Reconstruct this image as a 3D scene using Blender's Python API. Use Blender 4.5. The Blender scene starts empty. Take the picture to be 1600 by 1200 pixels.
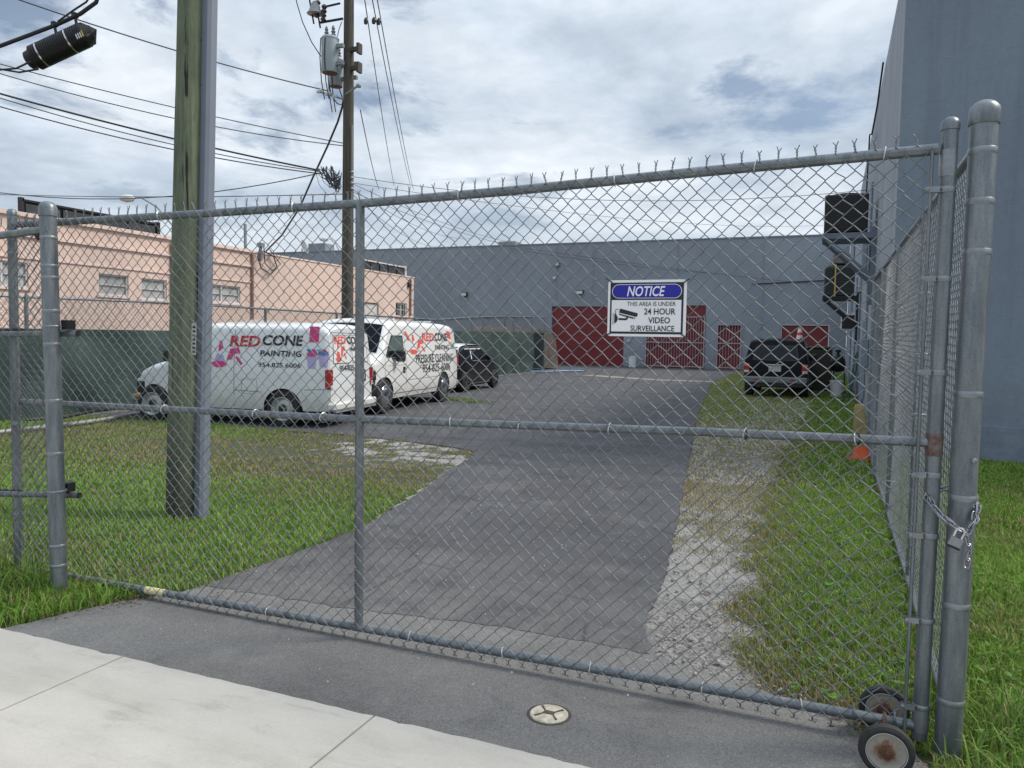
import bpy, bmesh, math, random
import numpy as np
from mathutils import Vector, Matrix
from mathutils.geometry import tessellate_polygon
random.seed(7); rng = np.random.default_rng(7)
S = bpy.context.scene
COL = S.collection
R = math.radians

# ------------------------------------------------------------------ camera
CAM_H = 1.6; YAW = R(22.4); PITCH = R(-3.32); ROLL = R(1.0); FPX = 1205.0
cam_d = bpy.data.cameras.new('camera'); cam = bpy.data.objects.new('camera', cam_d); COL.objects.link(cam)
CM = Matrix.Rotation(YAW, 4, 'Z') @ Matrix.Rotation(math.pi/2+PITCH, 4, 'X') @ Matrix.Rotation(ROLL, 4, 'Z')
cam.matrix_world = Matrix.Translation((0, 0, CAM_H)) @ CM
cam_d.sensor_width = 36; cam_d.lens = FPX/1600*36; cam_d.clip_start = 0.05; cam_d.clip_end = 2000
S.camera = cam
S.render.resolution_x = 1024; S.render.resolution_y = 768

# ------------------------------------------------------------------ world: broken cloud over a blue sky
SUN_EL = 48; SUN_AZ = 62      # azimuth measured from +Y towards +X
W = bpy.data.worlds.new('World'); S.world = W; W.use_nodes = True
nt = W.node_tree; nt.nodes.clear()
def wn(t, **k):
    n = nt.nodes.new(t)
    for a, b in k.items(): setattr(n, a, b)
    return n
def wl(a, b): nt.links.new(a, b)
def wmath(op, a, b=None, clamp=False):
    n = wn('ShaderNodeMath', operation=op, use_clamp=clamp)
    for i, v in enumerate((a, b)):
        if v is None: continue
        if isinstance(v, (int, float)): n.inputs[i].default_value = v
        else: wl(v, n.inputs[i])
    return n.outputs[0]
tc = wn('ShaderNodeTexCoord'); sep = wn('ShaderNodeSeparateXYZ'); wl(tc.outputs['Generated'], sep.inputs[0])
zc = wmath('ADD', wmath('MAXIMUM', sep.outputs[2], 0.0), 0.16)
cmb = wn('ShaderNodeCombineXYZ'); wl(wmath('DIVIDE', sep.outputs[0], zc), cmb.inputs[0]); wl(wmath('DIVIDE', sep.outputs[1], zc), cmb.inputs[1])
sky = wn('ShaderNodeTexSky', sky_type='NISHITA'); sky.sun_disc = False
sky.sun_elevation = R(SUN_EL); sky.sun_rotation = R(SUN_AZ)
def wnoise(scale, detail, rough, dist=0.0, off=(0, 0, 0)):
    mp = wn('ShaderNodeMapping'); mp.inputs['Location'].default_value = off; wl(cmb.outputs[0], mp.inputs[0])
    n = wn('ShaderNodeTexNoise'); n.inputs['Scale'].default_value = scale; n.inputs['Detail'].default_value = detail
    n.inputs['Roughness'].default_value = rough; n.inputs['Distortion'].default_value = dist; wl(mp.outputs[0], n.inputs['Vector'])
    return n.outputs['Fac']
def wramp(fac, stops):
    r = wn('ShaderNodeValToRGB'); e = r.color_ramp.elements
    while len(e) > 1: e.remove(e[-1])
    e[0].position = stops[0][0]; e[0].color = (*stops[0][1], 1)
    for p, c in stops[1:]:
        q = e.new(p); q.color = (*c, 1)
    wl(fac, r.inputs[0]); return r.outputs[0]
cover_f = wramp(wnoise(1.5, 10, .62, .3, (2.2, 1.4, 0)), [(.37, (0, 0, 0)), (.49, (1, 1, 1))])
body_f = wramp(wnoise(1.0, 9, .6, .2, (1.2, 5.3, 0)), [(.34, (.37, .45, .56)), (.45, (.50, .575, .665)), (.57, (.66, .72, .79)), (.70, (.78, .81, .845))])
det_f = wramp(wnoise(4.2, 6, .6, .2, (7, 2, 0)), [(.3, (.84, .86, .88)), (.7, (1.10, 1.10, 1.10))])
mx = wn('ShaderNodeMix', data_type='RGBA', blend_type='MULTIPLY'); mx.inputs[0].default_value = 1
wl(body_f, mx.inputs[6]); wl(det_f, mx.inputs[7])
# low pale band, brighter aloft as an overcast sky is
hz = wn('ShaderNodeMapRange'); wl(sep.outputs[2], hz.inputs[0]); hz.inputs[1].default_value = 0.0; hz.inputs[2].default_value = .19
hz.inputs[3].default_value = .75; hz.inputs[4].default_value = 0
mh = wn('ShaderNodeMix', data_type='RGBA'); wl(hz.outputs[0], mh.inputs[0]); wl(mx.outputs[2], mh.inputs[6]); mh.inputs[7].default_value = (.70, .745, .775, 1)
zen = wn('ShaderNodeMapRange'); wl(sep.outputs[2], zen.inputs[0]); zen.inputs[1].default_value = .35; zen.inputs[2].default_value = 1
zen.inputs[3].default_value = 10.8; zen.inputs[4].default_value = 19.0
sc = wn('ShaderNodeVectorMath', operation='SCALE'); wl(mh.outputs[2], sc.inputs[0]); wl(zen.outputs[0], sc.inputs['Scale'])
skb = wn('ShaderNodeVectorMath', operation='SCALE'); wl(sky.outputs[0], skb.inputs[0]); skb.inputs['Scale'].default_value = .9
lo = wn('ShaderNodeMapRange'); wl(sep.outputs[2], lo.inputs[0]); lo.inputs[1].default_value = .06; lo.inputs[2].default_value = .3
lo.inputs[3].default_value = 1; lo.inputs[4].default_value = 0
cf = wmath('ADD', cover_f, lo.outputs[0], True); cf = wmath('MAXIMUM', cf, .22)
mf = wn('ShaderNodeMix', data_type='RGBA'); wl(cf, mf.inputs[0]); wl(skb.outputs[0], mf.inputs[6]); wl(sc.outputs[0], mf.inputs[7])
bg = wn('ShaderNodeBackground'); bg.inputs[1].default_value = 0.083; wl(mf.outputs[2], bg.inputs[0])
wo = wn('ShaderNodeOutputWorld'); wl(bg.outputs[0], wo.inputs[0])
sd = bpy.data.lights.new('sun', 'SUN'); sd.energy = 2.3; sd.angle = R(16); sd.color = (1, .93, .83)
sun = bpy.data.objects.new('sun', sd); COL.objects.link(sun)
sdir = Vector((math.sin(R(SUN_AZ))*math.cos(R(SUN_EL)), math.cos(R(SUN_AZ))*math.cos(R(SUN_EL)), math.sin(R(SUN_EL))))
sun.rotation_euler = sdir.to_track_quat('Z', 'Y').to_euler(); sun.location = (0, 0, 30)
S.view_settings.view_transform = 'Standard'; S.view_settings.look = 'None'
S.view_settings.exposure = 0.42; S.view_settings.gamma = 1; S.view_settings.use_curve_mapping = False

# ------------------------------------------------------------------ measuring helpers (photograph pixel -> place in the world)
C3 = CM.to_3x3(); O3 = Vector((0, 0, CAM_H))
def ray(x, y): return C3 @ Vector(((x-800)/FPX, -(y-600)/FPX, -1))
def G(x, y, z=0.0): r = ray(x, y); return O3 + r*((z-CAM_H)/r.z)
def PX(x, y, X): r = ray(x, y); return O3 + r*(X/r.x)
def PY(x, y, Y): r = ray(x, y); return O3 + r*(Y/r.y)
def AT(x, y, d): return O3 + ray(x, y)*d

# ------------------------------------------------------------------ materials
def mat(name, col, rough=.6, metal=0.0, var=.12, scale=4.0, bump=0.0, bscale=40.0, var2=None, spec=None, coat=0, stretch=None, emit=0):
    m = bpy.data.materials.new(name); m.use_nodes = True; t = m.node_tree; b = t.nodes['Principled BSDF']
    b.inputs['Roughness'].default_value = rough; b.inputs['Metallic'].default_value = metal
    if spec is not None: b.inputs['Specular IOR Level'].default_value = spec
    if coat: b.inputs['Coat Weight'].default_value = coat; b.inputs['Coat Roughness'].default_value = .08
    tcn = t.nodes.new('ShaderNodeTexCoord'); src = tcn.outputs['Object']
    if stretch:
        mp = t.nodes.new('ShaderNodeMapping'); mp.inputs['Scale'].default_value = stretch; t.links.new(src, mp.inputs[0]); src = mp.outputs[0]
    if var > 0 or var2:
        n = t.nodes.new('ShaderNodeTexNoise'); n.inputs['Scale'].default_value = scale; n.inputs['Detail'].default_value = 6; n.inputs['Roughness'].default_value = .62
        t.links.new(src, n.inputs['Vector'])
        r = t.nodes.new('ShaderNodeValToRGB'); r.color_ramp.elements[0].position = .3; r.color_ramp.elements[1].position = .7
        c0 = tuple(max(0, c*(1-var)) for c in col); c1 = tuple(min(1, c*(1+var)) for c in col)
        if var2: c0 = var2
        r.color_ramp.elements[0].color = (*c0, 1); r.color_ramp.elements[1].color = (*c1, 1)
        t.links.new(n.outputs['Fac'], r.inputs[0]); t.links.new(r.outputs[0], b.inputs['Base Color'])
    else: b.inputs['Base Color'].default_value = (*col, 1)
    if bump > 0:
        n2 = t.nodes.new('ShaderNodeTexNoise'); n2.inputs['Scale'].default_value = bscale; n2.inputs['Detail'].default_value = 5
        t.links.new(src, n2.inputs['Vector'])
        bp = t.nodes.new('ShaderNodeBump'); bp.inputs['Strength'].default_value = bump; bp.inputs['Distance'].default_value = .02
        t.links.new(n2.outputs['Fac'], bp.inputs['Height']); t.links.new(bp.outputs[0], b.inputs['Normal'])
    if emit: b.inputs['Emission Color'].default_value = (*col, 1); b.inputs['Emission Strength'].default_value = emit
    return m
class T:      # small node-building helper for the bigger materials
    def __init__(s, name, rough=.8):
        s.m = bpy.data.materials.new(name); s.m.use_nodes = True; s.t = s.m.node_tree; s.b = s.t.nodes['Principled BSDF']; s.b.inputs['Roughness'].default_value = rough
        s.tc = s.t.nodes.new('ShaderNodeTexCoord')
    def noise(s, scale, detail=5, rough=.6, stretch=None, dist=0, off=None):
        n = s.t.nodes.new('ShaderNodeTexNoise'); n.inputs['Scale'].default_value = scale; n.inputs['Detail'].default_value = detail; n.inputs['Roughness'].default_value = rough; n.inputs['Distortion'].default_value = dist
        src = s.tc.outputs['Object']
        if stretch or off:
            mp = s.t.nodes.new('ShaderNodeMapping'); mp.inputs['Scale'].default_value = stretch or (1, 1, 1); mp.inputs['Location'].default_value = off or (0, 0, 0)
            s.t.links.new(src, mp.inputs[0]); src = mp.outputs[0]
        s.t.links.new(src, n.inputs['Vector']); return n.outputs['Fac']
    def voro(s, scale, feat='F1', out='Distance', stretch=None):
        n = s.t.nodes.new('ShaderNodeTexVoronoi'); n.feature = feat; n.inputs['Scale'].default_value = scale
        src = s.tc.outputs['Object']
        if stretch:
            mp = s.t.nodes.new('ShaderNodeMapping'); mp.inputs['Scale'].default_value = stretch; s.t.links.new(src, mp.inputs[0]); src = mp.outputs[0]
        s.t.links.new(src, n.inputs['Vector']); return n.outputs[out]
    def ramp(s, fac, stops):
        r = s.t.nodes.new('ShaderNodeValToRGB'); e = r.color_ramp.elements
        while len(e) > 1: e.remove(e[-1])
        e[0].position = stops[0][0]; c = stops[0][1]; e[0].color = (c, c, c, 1) if isinstance(c, (int, float)) else (*c, 1)
        for p, c in stops[1:]:
            q = e.new(p); q.color = (c, c, c, 1) if isinstance(c, (int, float)) else (*c, 1)
        s.t.links.new(fac, r.inputs[0]); return r.outputs[0]
    def mix(s, f, a, b, blend='MIX'):
        n = s.t.nodes.new('ShaderNodeMix'); n.data_type = 'RGBA'; n.blend_type = blend
        for i, v in ((0, f), (6, a), (7, b)):
            if isinstance(v, (int, float)): n.inputs[i].default_value = v if i == 0 else (v, v, v, 1)
            elif isinstance(v, tuple): n.inputs[i].default_value = (*v, 1)
            else: s.t.links.new(v, n.inputs[i])
        return n.outputs[2]
    def attr(s, nm, out='Fac'):
        n = s.t.nodes.new('ShaderNodeAttribute'); n.attribute_name = nm; return n.outputs[out]
    def sepz(s, ax=2):
        n = s.t.nodes.new('ShaderNodeSeparateXYZ'); s.t.links.new(s.tc.outputs['Object'], n.inputs[0]); return n.outputs[ax]
    def mr(s, v, a, b, c, d):
        n = s.t.nodes.new('ShaderNodeMapRange'); s.t.links.new(v, n.inputs[0])
        for i, q in enumerate((a, b, c, d)): n.inputs[i+1].default_value = q
        return n.outputs[0]
    def color(s, c): s.t.links.new(c, s.b.inputs['Base Color'])
    def bump(s, h, st=.5, d=.02):
        n = s.t.nodes.new('ShaderNodeBump'); n.inputs['Strength'].default_value = st; n.inputs['Distance'].default_value = d
        s.t.links.new(h, n.inputs['Height']); s.t.links.new(n.outputs[0], s.b.inputs['Normal'])

galv = T('galvanised_pipe', .42); galv.b.inputs['Metallic'].default_value = .55
_a = galv.ramp(galv.noise(11, 7, .75, (1.6, 1.6, .22)), [(.26, (.085, .098, .11)), (.5, (.175, .195, .21)), (.76, (.29, .31, .315))])
_b = galv.ramp(galv.voro(140), [(.0, .82), (.6, 1.08)])
galv.color(galv.mix(1, _a, _b, 'MULTIPLY')); galv.bump(galv.noise(60), .12, .004); GALV = galv.m
WIRE = mat('galvanised_wire', (.18, .195, .205), .45, .35, .4, 9)
WIRE_OLD = mat('weathered_wire', (.15, .162, .168), .5, .4, .35, 9)
BAND = mat('galvanised_band', (.25, .27, .285), .4, .6, .15, 30)
BLACKMETAL = mat('black_metal', (.02, .02, .022), .5, .3, .2)
RUST = mat('rusted_steel', (.13, .065, .04), .8, .3, .5, 30, .3, 80)
CABLE = mat('black_cable', (.018, .018, .02), .6, 0, 0)
CABLE_G = mat('grey_line', (.07, .075, .085), .6, .2, 0)
RUBBER = mat('black_rubber', (.022, .022, .022), .75, 0, .3, 40, .2, 90)
WHITEP = mat('white_van_paint', (.74, .76, .77), .28, 0, .05, 3, coat=.5)
def dirty_white(name, col):
    a = T(name, .28); a.b.inputs['Coat Weight'].default_value = .5
    c = a.mix(a.ramp(a.noise(2.5, 7, .7, (1, 1, .5)), [(.35, 0.), (.75, .22)]), col, tuple(q*.72 for q in col)); lowd = a.mr(a.sepz(), .25, .75, .55, 0.0)
    m_ = a.t.nodes.new('ShaderNodeMath'); m_.operation = 'MULTIPLY'; a.t.links.new(lowd, m_.inputs[0]); a.t.links.new(a.ramp(a.noise(6, 7, .7), [(.3, .3), (.65, 1.)]), m_.inputs[1])
    a.color(a.mix(m_.outputs[0], c, (.30, .27, .22))); return a.m
WHITEP = dirty_white('white_van_paint', (.74, .76, .77))
WHITEP2 = dirty_white('white_van_paint_clean', (.82, .82, .80)) if True else mat('white_van_paint_clean', (.82, .82, .80), .28, 0, .04, 3, coat=.5)
BLACKP = mat('black_car_paint', (.008, .008, .010), .22, 0, 0, spec=.35)
NAVYP = mat('dark_blue_black_paint', (.004, .005, .008), .25, 0, 0, spec=.12)
CREAMP = mat('pale_car_paint', (.62, .6, .54), .3, 0, .05, coat=.5)
GLASSD = mat('dark_window_glass', (.008, .011, .014), .08, 0, 0, spec=.3)
GLASSG = mat('greenish_window_glass', (.10, .14, .13), .08, 0, 0, spec=.8)
CHROME = mat('chrome', (.6, .6, .6), .15, 1, 0)
STEELW = mat('painted_steel_rim', (.42, .43, .44), .4, .4, .15, 30)
TRIMB = mat('black_trim', (.02, .02, .02), .55, 0, 0)
SEAM = mat('seam_gap', (.10, .10, .10), .8, 0, 0)
TAILR = mat('red_lens', (.35, .01, .012), .15, 0, 0, spec=.7)
TAILA = mat('amber_lens', (.6, .22, .03), .2, 0, 0, spec=.7)
LENSW = mat('clear_lens', (.6, .6, .58), .15, 0, 0)
BUMPG = mat('grey_bumper', (.22, .24, .25), .5, 0, .1)
P_RED = mat('print_red', (.52, .012, .02), .5, 0, 0)
P_CORAL = mat('print_coral', (.75, .10, .075), .5, 0, 0)
P_PINK = mat('print_magenta', (.62, .035, .20), .5, 0, 0)
P_BLACK = mat('print_black', (.015, .015, .018), .5, 0, 0)
P_LILAC = mat('print_lilac', (.42, .36, .62), .5, 0, 0)
P_BLUE = mat('print_blue', (.05, .16, .45), .5, 0, 0)
P_NAVY = mat('sign_blue', (.012, .012, .30), .45, 0, 0)
P_WHITE = mat('sign_white', (.80, .80, .82), .45, 0, .03)
P_CYAN = mat('print_cyan', (.08, .42, .50), .5, 0, 0)
P_YEL = mat('print_yellow', (.65, .42, .04), .5, 0, 0)

# ------------------------------------------------------------------ mesh building
class MB:
    def __init__(s): s.v = []; s.f = []
    def add(s, vs, fs):
        o = len(s.v); s.v += [tuple(p) for p in vs]; s.f += [tuple(i+o for i in f) for f in fs]; return s
    def box(s, x0, x1, y0, y1, z0, z1):
        vs = [(x, y, z) for z in (z0, z1) for y in (y0, y1) for x in (x0, x1)]
        return s.add(vs, [(0, 2, 3, 1), (4, 5, 7, 6), (0, 1, 5, 4), (2, 6, 7, 3), (0, 4, 6, 2), (1, 3, 7, 5)])
    def bbox(s, x0, x1, y0, y1, z0, z1, b=.01):     # box with chamfered edges
        xs = (x0, x0+b, x1-b, x1); ys = (y0, y0+b, y1-b, y1); zs = (z0, z0+b, z1-b, z1)
        bm = bmesh.new()
        for x in (0, 1):
            for y in (0, 1):
                for z in (0, 1):
                    X, Y, Z = (x0, x1)[x], (y0, y1)[y], (z0, z1)[z]; sx, sy, sz = (1, -1)[x]*b, (1, -1)[y]*b, (1, -1)[z]*b
                    for p in ((X+sx, Y+sy, Z), (X+sx, Y, Z+sz), (X, Y+sy, Z+sz)): bm.verts.new(p)
        bmesh.ops.convex_hull(bm, input=bm.verts); bmesh.ops.dissolve_limit(bm, angle_limit=.02, verts=bm.verts, edges=bm.edges)
        bm.verts.index_update(); s.add([v.co[:] for v in bm.verts], [[v.index for v in f.verts] for f in bm.faces]); bm.free(); return s
    def tube(s, pts, r, n=8, cap=True):
        P = [Vector(p) for p in pts]; m = len(P); rs = r if isinstance(r, (list, tuple)) else [r]*m
        t0 = (P[1]-P[0]).normalized(); up = Vector((0, 0, 1)) if abs(t0.z) < .9 else Vector((0, 1, 0))
        a = t0.cross(up).normalized(); vs = []
        for i in range(m):
            t = (P[min(i+1, m-1)]-P[max(i-1, 0)]).normalized(); a = (a - t*a.dot(t))
            a = a.normalized() if a.length > 1e-6 else t.orthogonal().normalized(); b = t.cross(a)
            vs += [P[i]+(a*math.cos(2*math.pi*k/n)+b*math.sin(2*math.pi*k/n))*rs[i] for k in range(n)]
        fs = [(i*n+k, i*n+(k+1) % n, (i+1)*n+(k+1) % n, (i+1)*n+k) for i in range(m-1) for k in range(n)]
        if cap: fs += [tuple(range(n-1, -1, -1)), tuple(range((m-1)*n, m*n))]
        return s.add(vs, fs)
    def lathe(s, prof, c=(0, 0, 0), axis=(0, 0, 1), n=16, cap=3):   # prof: (radius, height along the axis)
        ax = Vector(axis).normalized(); a = ax.orthogonal().normalized(); b = ax.cross(a); c = Vector(c); vs = []
        for r, h in prof: vs += [c+ax*h+(a*math.cos(2*math.pi*k/n)+b*math.sin(2*math.pi*k/n))*max(r, 1e-4) for k in range(n)]
        m = len(prof); fs = [(i*n+k, i*n+(k+1) % n, (i+1)*n+(k+1) % n, (i+1)*n+k) for i in range(m-1) for k in range(n)]
        if cap & 1: fs.append(tuple(range(n-1, -1, -1)))
        if cap & 2: fs.append(tuple(range((m-1)*n, m*n)))
        if cap == 4: fs += [((m-1)*n+k, (m-1)*n+(k+1) % n, (k+1) % n, k) for k in range(n)]
        return s.add(vs, fs)
    def torus(s, c, axis, R0, r, n=24, k=8, sx=1.0):
        ax = Vector(axis).normalized(); a = ax.orthogonal().normalized(); b = ax.cross(a); c = Vector(c)
        pts = [c+a*math.cos(2*math.pi*i/n)*R0*sx+b*math.sin(2*math.pi*i/n)*R0 for i in range(n)]; vs = []
        for i in range(n):
            t = (pts[(i+1) % n]-pts[i-1]).normalized(); o = ax.cross(t)
            vs += [pts[i]+(ax*math.cos(2*math.pi*j/k)+o*math.sin(2*math.pi*j/k))*r for j in range(k)]
        return s.add(vs, [(i*k+j, i*k+(j+1) % k, ((i+1) % n)*k+(j+1) % k, ((i+1) % n)*k+j) for i in range(n) for j in range(k)])
    def prism(s, poly, fn0, fn1):     # polygon (a,b) extruded between two placing functions
        n = len(poly); vs = [fn0(*p) for p in poly]+[fn1(*p) for p in poly]
        tris = tessellate_polygon([[Vector((p[0], p[1], 0)) for p in poly]])
        fs = [tuple(t) for t in tris]+[tuple(i+n for i in reversed(t)) for t in tris]+[(i, (i+1) % n, n+(i+1) % n, n+i) for i in range(n)]
        return s.add(vs, fs)
OFF = {}
def build(mb, name, m, parent=None, smooth=False, local=False, recalc=True, kind=None):
    off = Vector((0, 0, 0))
    if parent is not None and not local: off = OFF.get(parent.name, off)
    me = bpy.data.meshes.new(name)
    vs = mb.v if off.length == 0 else [(p[0]-off.x, p[1]-off.y, p[2]-off.z) for p in mb.v]
    me.from_pydata(vs, [], mb.f)
    if recalc:
        bm = bmesh.new(); bm.from_mesh(me); bmesh.ops.recalc_face_normals(bm, faces=bm.faces); bm.to_mesh(me); bm.free()
    if smooth:
        me.shade_smooth()
        try: me.set_sharp_from_angle(angle=R(38))
        except Exception: pass
    me.materials.append(m)
    o = bpy.data.objects.new(name, me); COL.objects.link(o)
    if parent is not None: o.parent = parent; OFF[o.name] = off
    if kind: o['kind'] = kind
    return o
def tag(o, label, cat, group=None):
    o['label'] = label; o['category'] = cat
    if group: o['group'] = group
    return o
def thing(name, label, cat, loc=(0, 0, 0), rz=0, group=None):
    o = bpy.data.objects.new(name, None); COL.objects.link(o); o.location = loc; o.rotation_euler = (0, 0, rz); o.empty_display_size = .2
    OFF[o.name] = Vector(loc); return tag(o, label, cat, group)
def one(mb, name, m, label, cat, group=None, smooth=False): return tag(build(mb, name, m, None, smooth), label, cat, group)
def structure(mb, name, m, smooth=False, parent=None): return build(mb, name, m, parent, smooth, kind='structure')
def np_mesh(name, V, F, m, parent=None, smooth=False, kind=None, loc=None):
    V = np.asarray(V, dtype=np.float32); F = np.asarray(F, dtype=np.int32); k = F.shape[1]
    if parent is not None: V = V-np.array(OFF.get(parent.name, Vector((0, 0, 0))), dtype=np.float32)
    me = bpy.data.meshes.new(name); me.vertices.add(len(V)); me.vertices.foreach_set('co', V.ravel())
    me.loops.add(F.size); me.loops.foreach_set('vertex_index', F.ravel()); me.polygons.add(len(F))
    me.polygons.foreach_set('loop_start', np.arange(0, F.size, k, dtype=np.int32))
    me.update(calc_edges=True)
    if smooth: me.shade_smooth()
    me.materials.append(m); o = bpy.data.objects.new(name, me); COL.objects.link(o)
    if parent is not None: o.parent = parent
    if kind: o['kind'] = kind
    return o
def np_tubes(P, r, n, ref):          # P: (wires, points, 3)
    P = np.asarray(P, float); Wn, M, _ = P.shape
    t = np.empty_like(P); t[:, 1:-1] = P[:, 2:]-P[:, :-2]; t[:, 0] = P[:, 1]-P[:, 0]; t[:, -1] = P[:, -1]-P[:, -2]
    t /= np.linalg.norm(t, axis=2, keepdims=True)+1e-9
    a = np.cross(t, np.array(ref, float)); a /= np.linalg.norm(a, axis=2, keepdims=True)+1e-9; b = np.cross(t, a)
    ang = np.arange(n)*2*np.pi/n
    V = P[:, :, None]+r*(a[:, :, None]*np.cos(ang)[None, None, :, None]+b[:, :, None]*np.sin(ang)[None, None, :, None])
    i = np.arange(M-1); k = np.arange(n); w = np.arange(Wn)
    w, i, k = np.meshgrid(w, i, k, indexing='ij'); b0 = w*M*n+i*n; k2 = (k+1) % n
    F = np.stack([b0+k, b0+k2, b0+n+k2, b0+n+k], -1).reshape(-1, 4)
    return V.reshape(-1, 3), F
def chain_mesh(name, p0, ux, length, z0, z1, pitch, r, n, m, parent, zslope=0.0, z1slope=None, weave=.0028, seed=1, sag=.0, barbs=True, zfn=None):
    """woven wire fabric: one zigzag wire per column, neighbours hooked at the diamond corners"""
    g = np.random.default_rng(seed); ux = np.array(ux, float); ux /= np.linalg.norm(ux); uy = np.array([-ux[1], ux[0], 0.]); p = pitch
    nc = int(length/p); nr = int(round((z1-z0)/p)); i = np.arange(nc)[:, None]; j = np.arange(nr+1)[None, :]
    right = ((i+j) % 2 == 1); xe = np.where(right, (i+1)*p+.4*r, i*p-.4*r); side = np.where(right, 1., -1.)
    zz = z0+j*(z1-z0)/nr+0*i; P = np.zeros((nc, (nr+1)*2, 3))
    wob = g.normal(0, .0020, (nc, nr+1)); xe = xe+np.repeat(g.normal(0, .0012, (1, nr+1)), nc, 0)+wob*.3
    def W3(s, y, z):
        k = zslope if z1slope is None else zslope+(z1slope-zslope)*(z-z0)/(z1-z0)
        if zfn is not None: z = z+zfn(s, z)
        y = y+sag*np.sin(s*2.1+z*1.3)*.6+sag*np.sin(s*.9+1)*np.sin(z*2.2)
        return p0[0]+ux[0]*s+uy[0]*y, p0[1]+ux[1]*s+uy[1]*y, p0[2]+z+k*s
    for e, (dz, sg) in enumerate(((-.055, 1.), (.055, -1.))):
        x, y, z = W3(xe-side*.0006, side*sg*weave, zz+dz*p+wob)
        P[:, e::2, 0] = x; P[:, e::2, 1] = y; P[:, e::2, 2] = z
    Q = np.zeros((nc, (nr+1)*2+nr*2, 3)); A_, B_ = P[:, 1:-1:2], P[:, 2::2]      # straight runs get a support point near each end
    Q[:, 0::4] = P[:, 0::2]; Q[:, 1::4] = P[:, 1::2]; Q[:, 2::4] = A_*.88+B_*.12; Q[:, 3::4] = A_*.12+B_*.88
    V, F = np_tubes(Q, r, n, uy)
    if barbs:   # twisted ends above the top rail and knuckles below the bottom rail
        top = [q for q in range(nc-1) if (q+nr) % 2 == 1]; B = []
        for q in top:
            s0 = (q+1)*p; lean = g.normal(0, .004)
            for sg in (1, -1):
                pts = [W3(s0-sg*.002, sg*.003, z1)]
                for h, an in ((.007, .5), (.014, 1.9), (.021, 3.2), (.029, 4.4)):
                    pts.append(W3(s0+math.cos(an+(0 if sg > 0 else math.pi))*.003+lean*h/.03, math.sin(an+(0 if sg > 0 else math.pi))*.003, z1+h))
                pts.append(W3(s0+lean-sg*(.009+g.normal(0, .002)), sg*.002, z1+.043+g.normal(0, .003)))
                B.append(pts)
        bot = [q for q in range(nc-1) if q % 2 == 1]
        for q in bot:
            s0 = (q+1)*p
            for sg in (1, -1):
                B.append([W3(s0-sg*.002, sg*.003, z0), W3(s0+sg*.003, -sg*.003, z0-.005), W3(s0-sg*.003, sg*.003, z0-.010), W3(s0+sg*.003, -sg*.002, z0-.015), W3(s0+sg*.010, -sg*.004, z0-.017), W3(s0+sg*.014, -sg*.004, z0-.011)])
        V2, F2 = np_tubes(np.array(B), r, n, uy); F = np.concatenate([F, F2+len(V)]); V = np.concatenate([V, V2])
    return np_mesh(name, V, F, m, parent, smooth=True, kind='stuff')
def text_mesh(s, bold=0.0, shear=0.0, spacing=1.0):
    c = bpy.data.curves.new('lettering', 'FONT'); c.body = s; c.offset = bold; c.shear = shear; c.space_character = spacing; c.resolution_u = 3
    ob = bpy.data.objects.new('lettering', c); COL.objects.link(ob); bpy.context.view_layer.update()
    me = bpy.data.meshes.new_from_object(ob.evaluated_get(bpy.context.evaluated_depsgraph_get()))
    bpy.data.objects.remove(ob); vs = [(v.co.x, v.co.y) for v in me.vertices]; fs = [tuple(p.vertices) for p in me.polygons]; bpy.data.meshes.remove(me)
    xs = [v[0] for v in vs]; ys = [v[1] for v in vs]; x0, x1, y0, y1 = min(xs), max(xs), min(ys), max(ys)
    return [((x-x0)/(x1-x0), (y-y0)/(y1-y0)) for x, y in vs], fs
def put_text(s, a0, a1, b0, b1, place, m, parent, bold=.0, shear=0.0, local=True, spacing=1.0, label=None):
    vs, fs = text_mesh(s, bold, shear, spacing); mb = MB(); mb.add([place(a0+(a1-a0)*u, b0+(b1-b0)*v) for u, v in vs], fs)
    o = build(mb, 'lettering', m, parent, local=local, recalc=False)
    if label: o['label'] = label
    return o
def put_poly(poly, place, m, parent, name='decal', local=True, sub=None):
    mb = MB(); tris = tessellate_polygon([[Vector((p[0], p[1], 0)) for p in poly]]); mb.add([place(*p) for p in poly], [tuple(t) for t in tris])
    return build(mb, name, m, parent, local=local, recalc=False)
def sm(x, a, b): t = np.clip((x-a)/(b-a), 0, 1); return t*t*(3-2*t)
def copy_tree(o, loc, rz=None, label=None, cat=None, group=None):
    c = o.copy(); COL.objects.link(c); c.location = loc
    if rz is not None: c.rotation_euler = (0, 0, rz)
    if label: c['label'] = label
    if group: c['group'] = group
    for ch in list(o.children):
        d = ch.copy(); COL.objects.link(d); d.parent = c
        for g2 in list(ch.children):
            e = g2.copy(); COL.objects.link(e); e.parent = d
    OFF[c.name] = Vector(loc); return c

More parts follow.
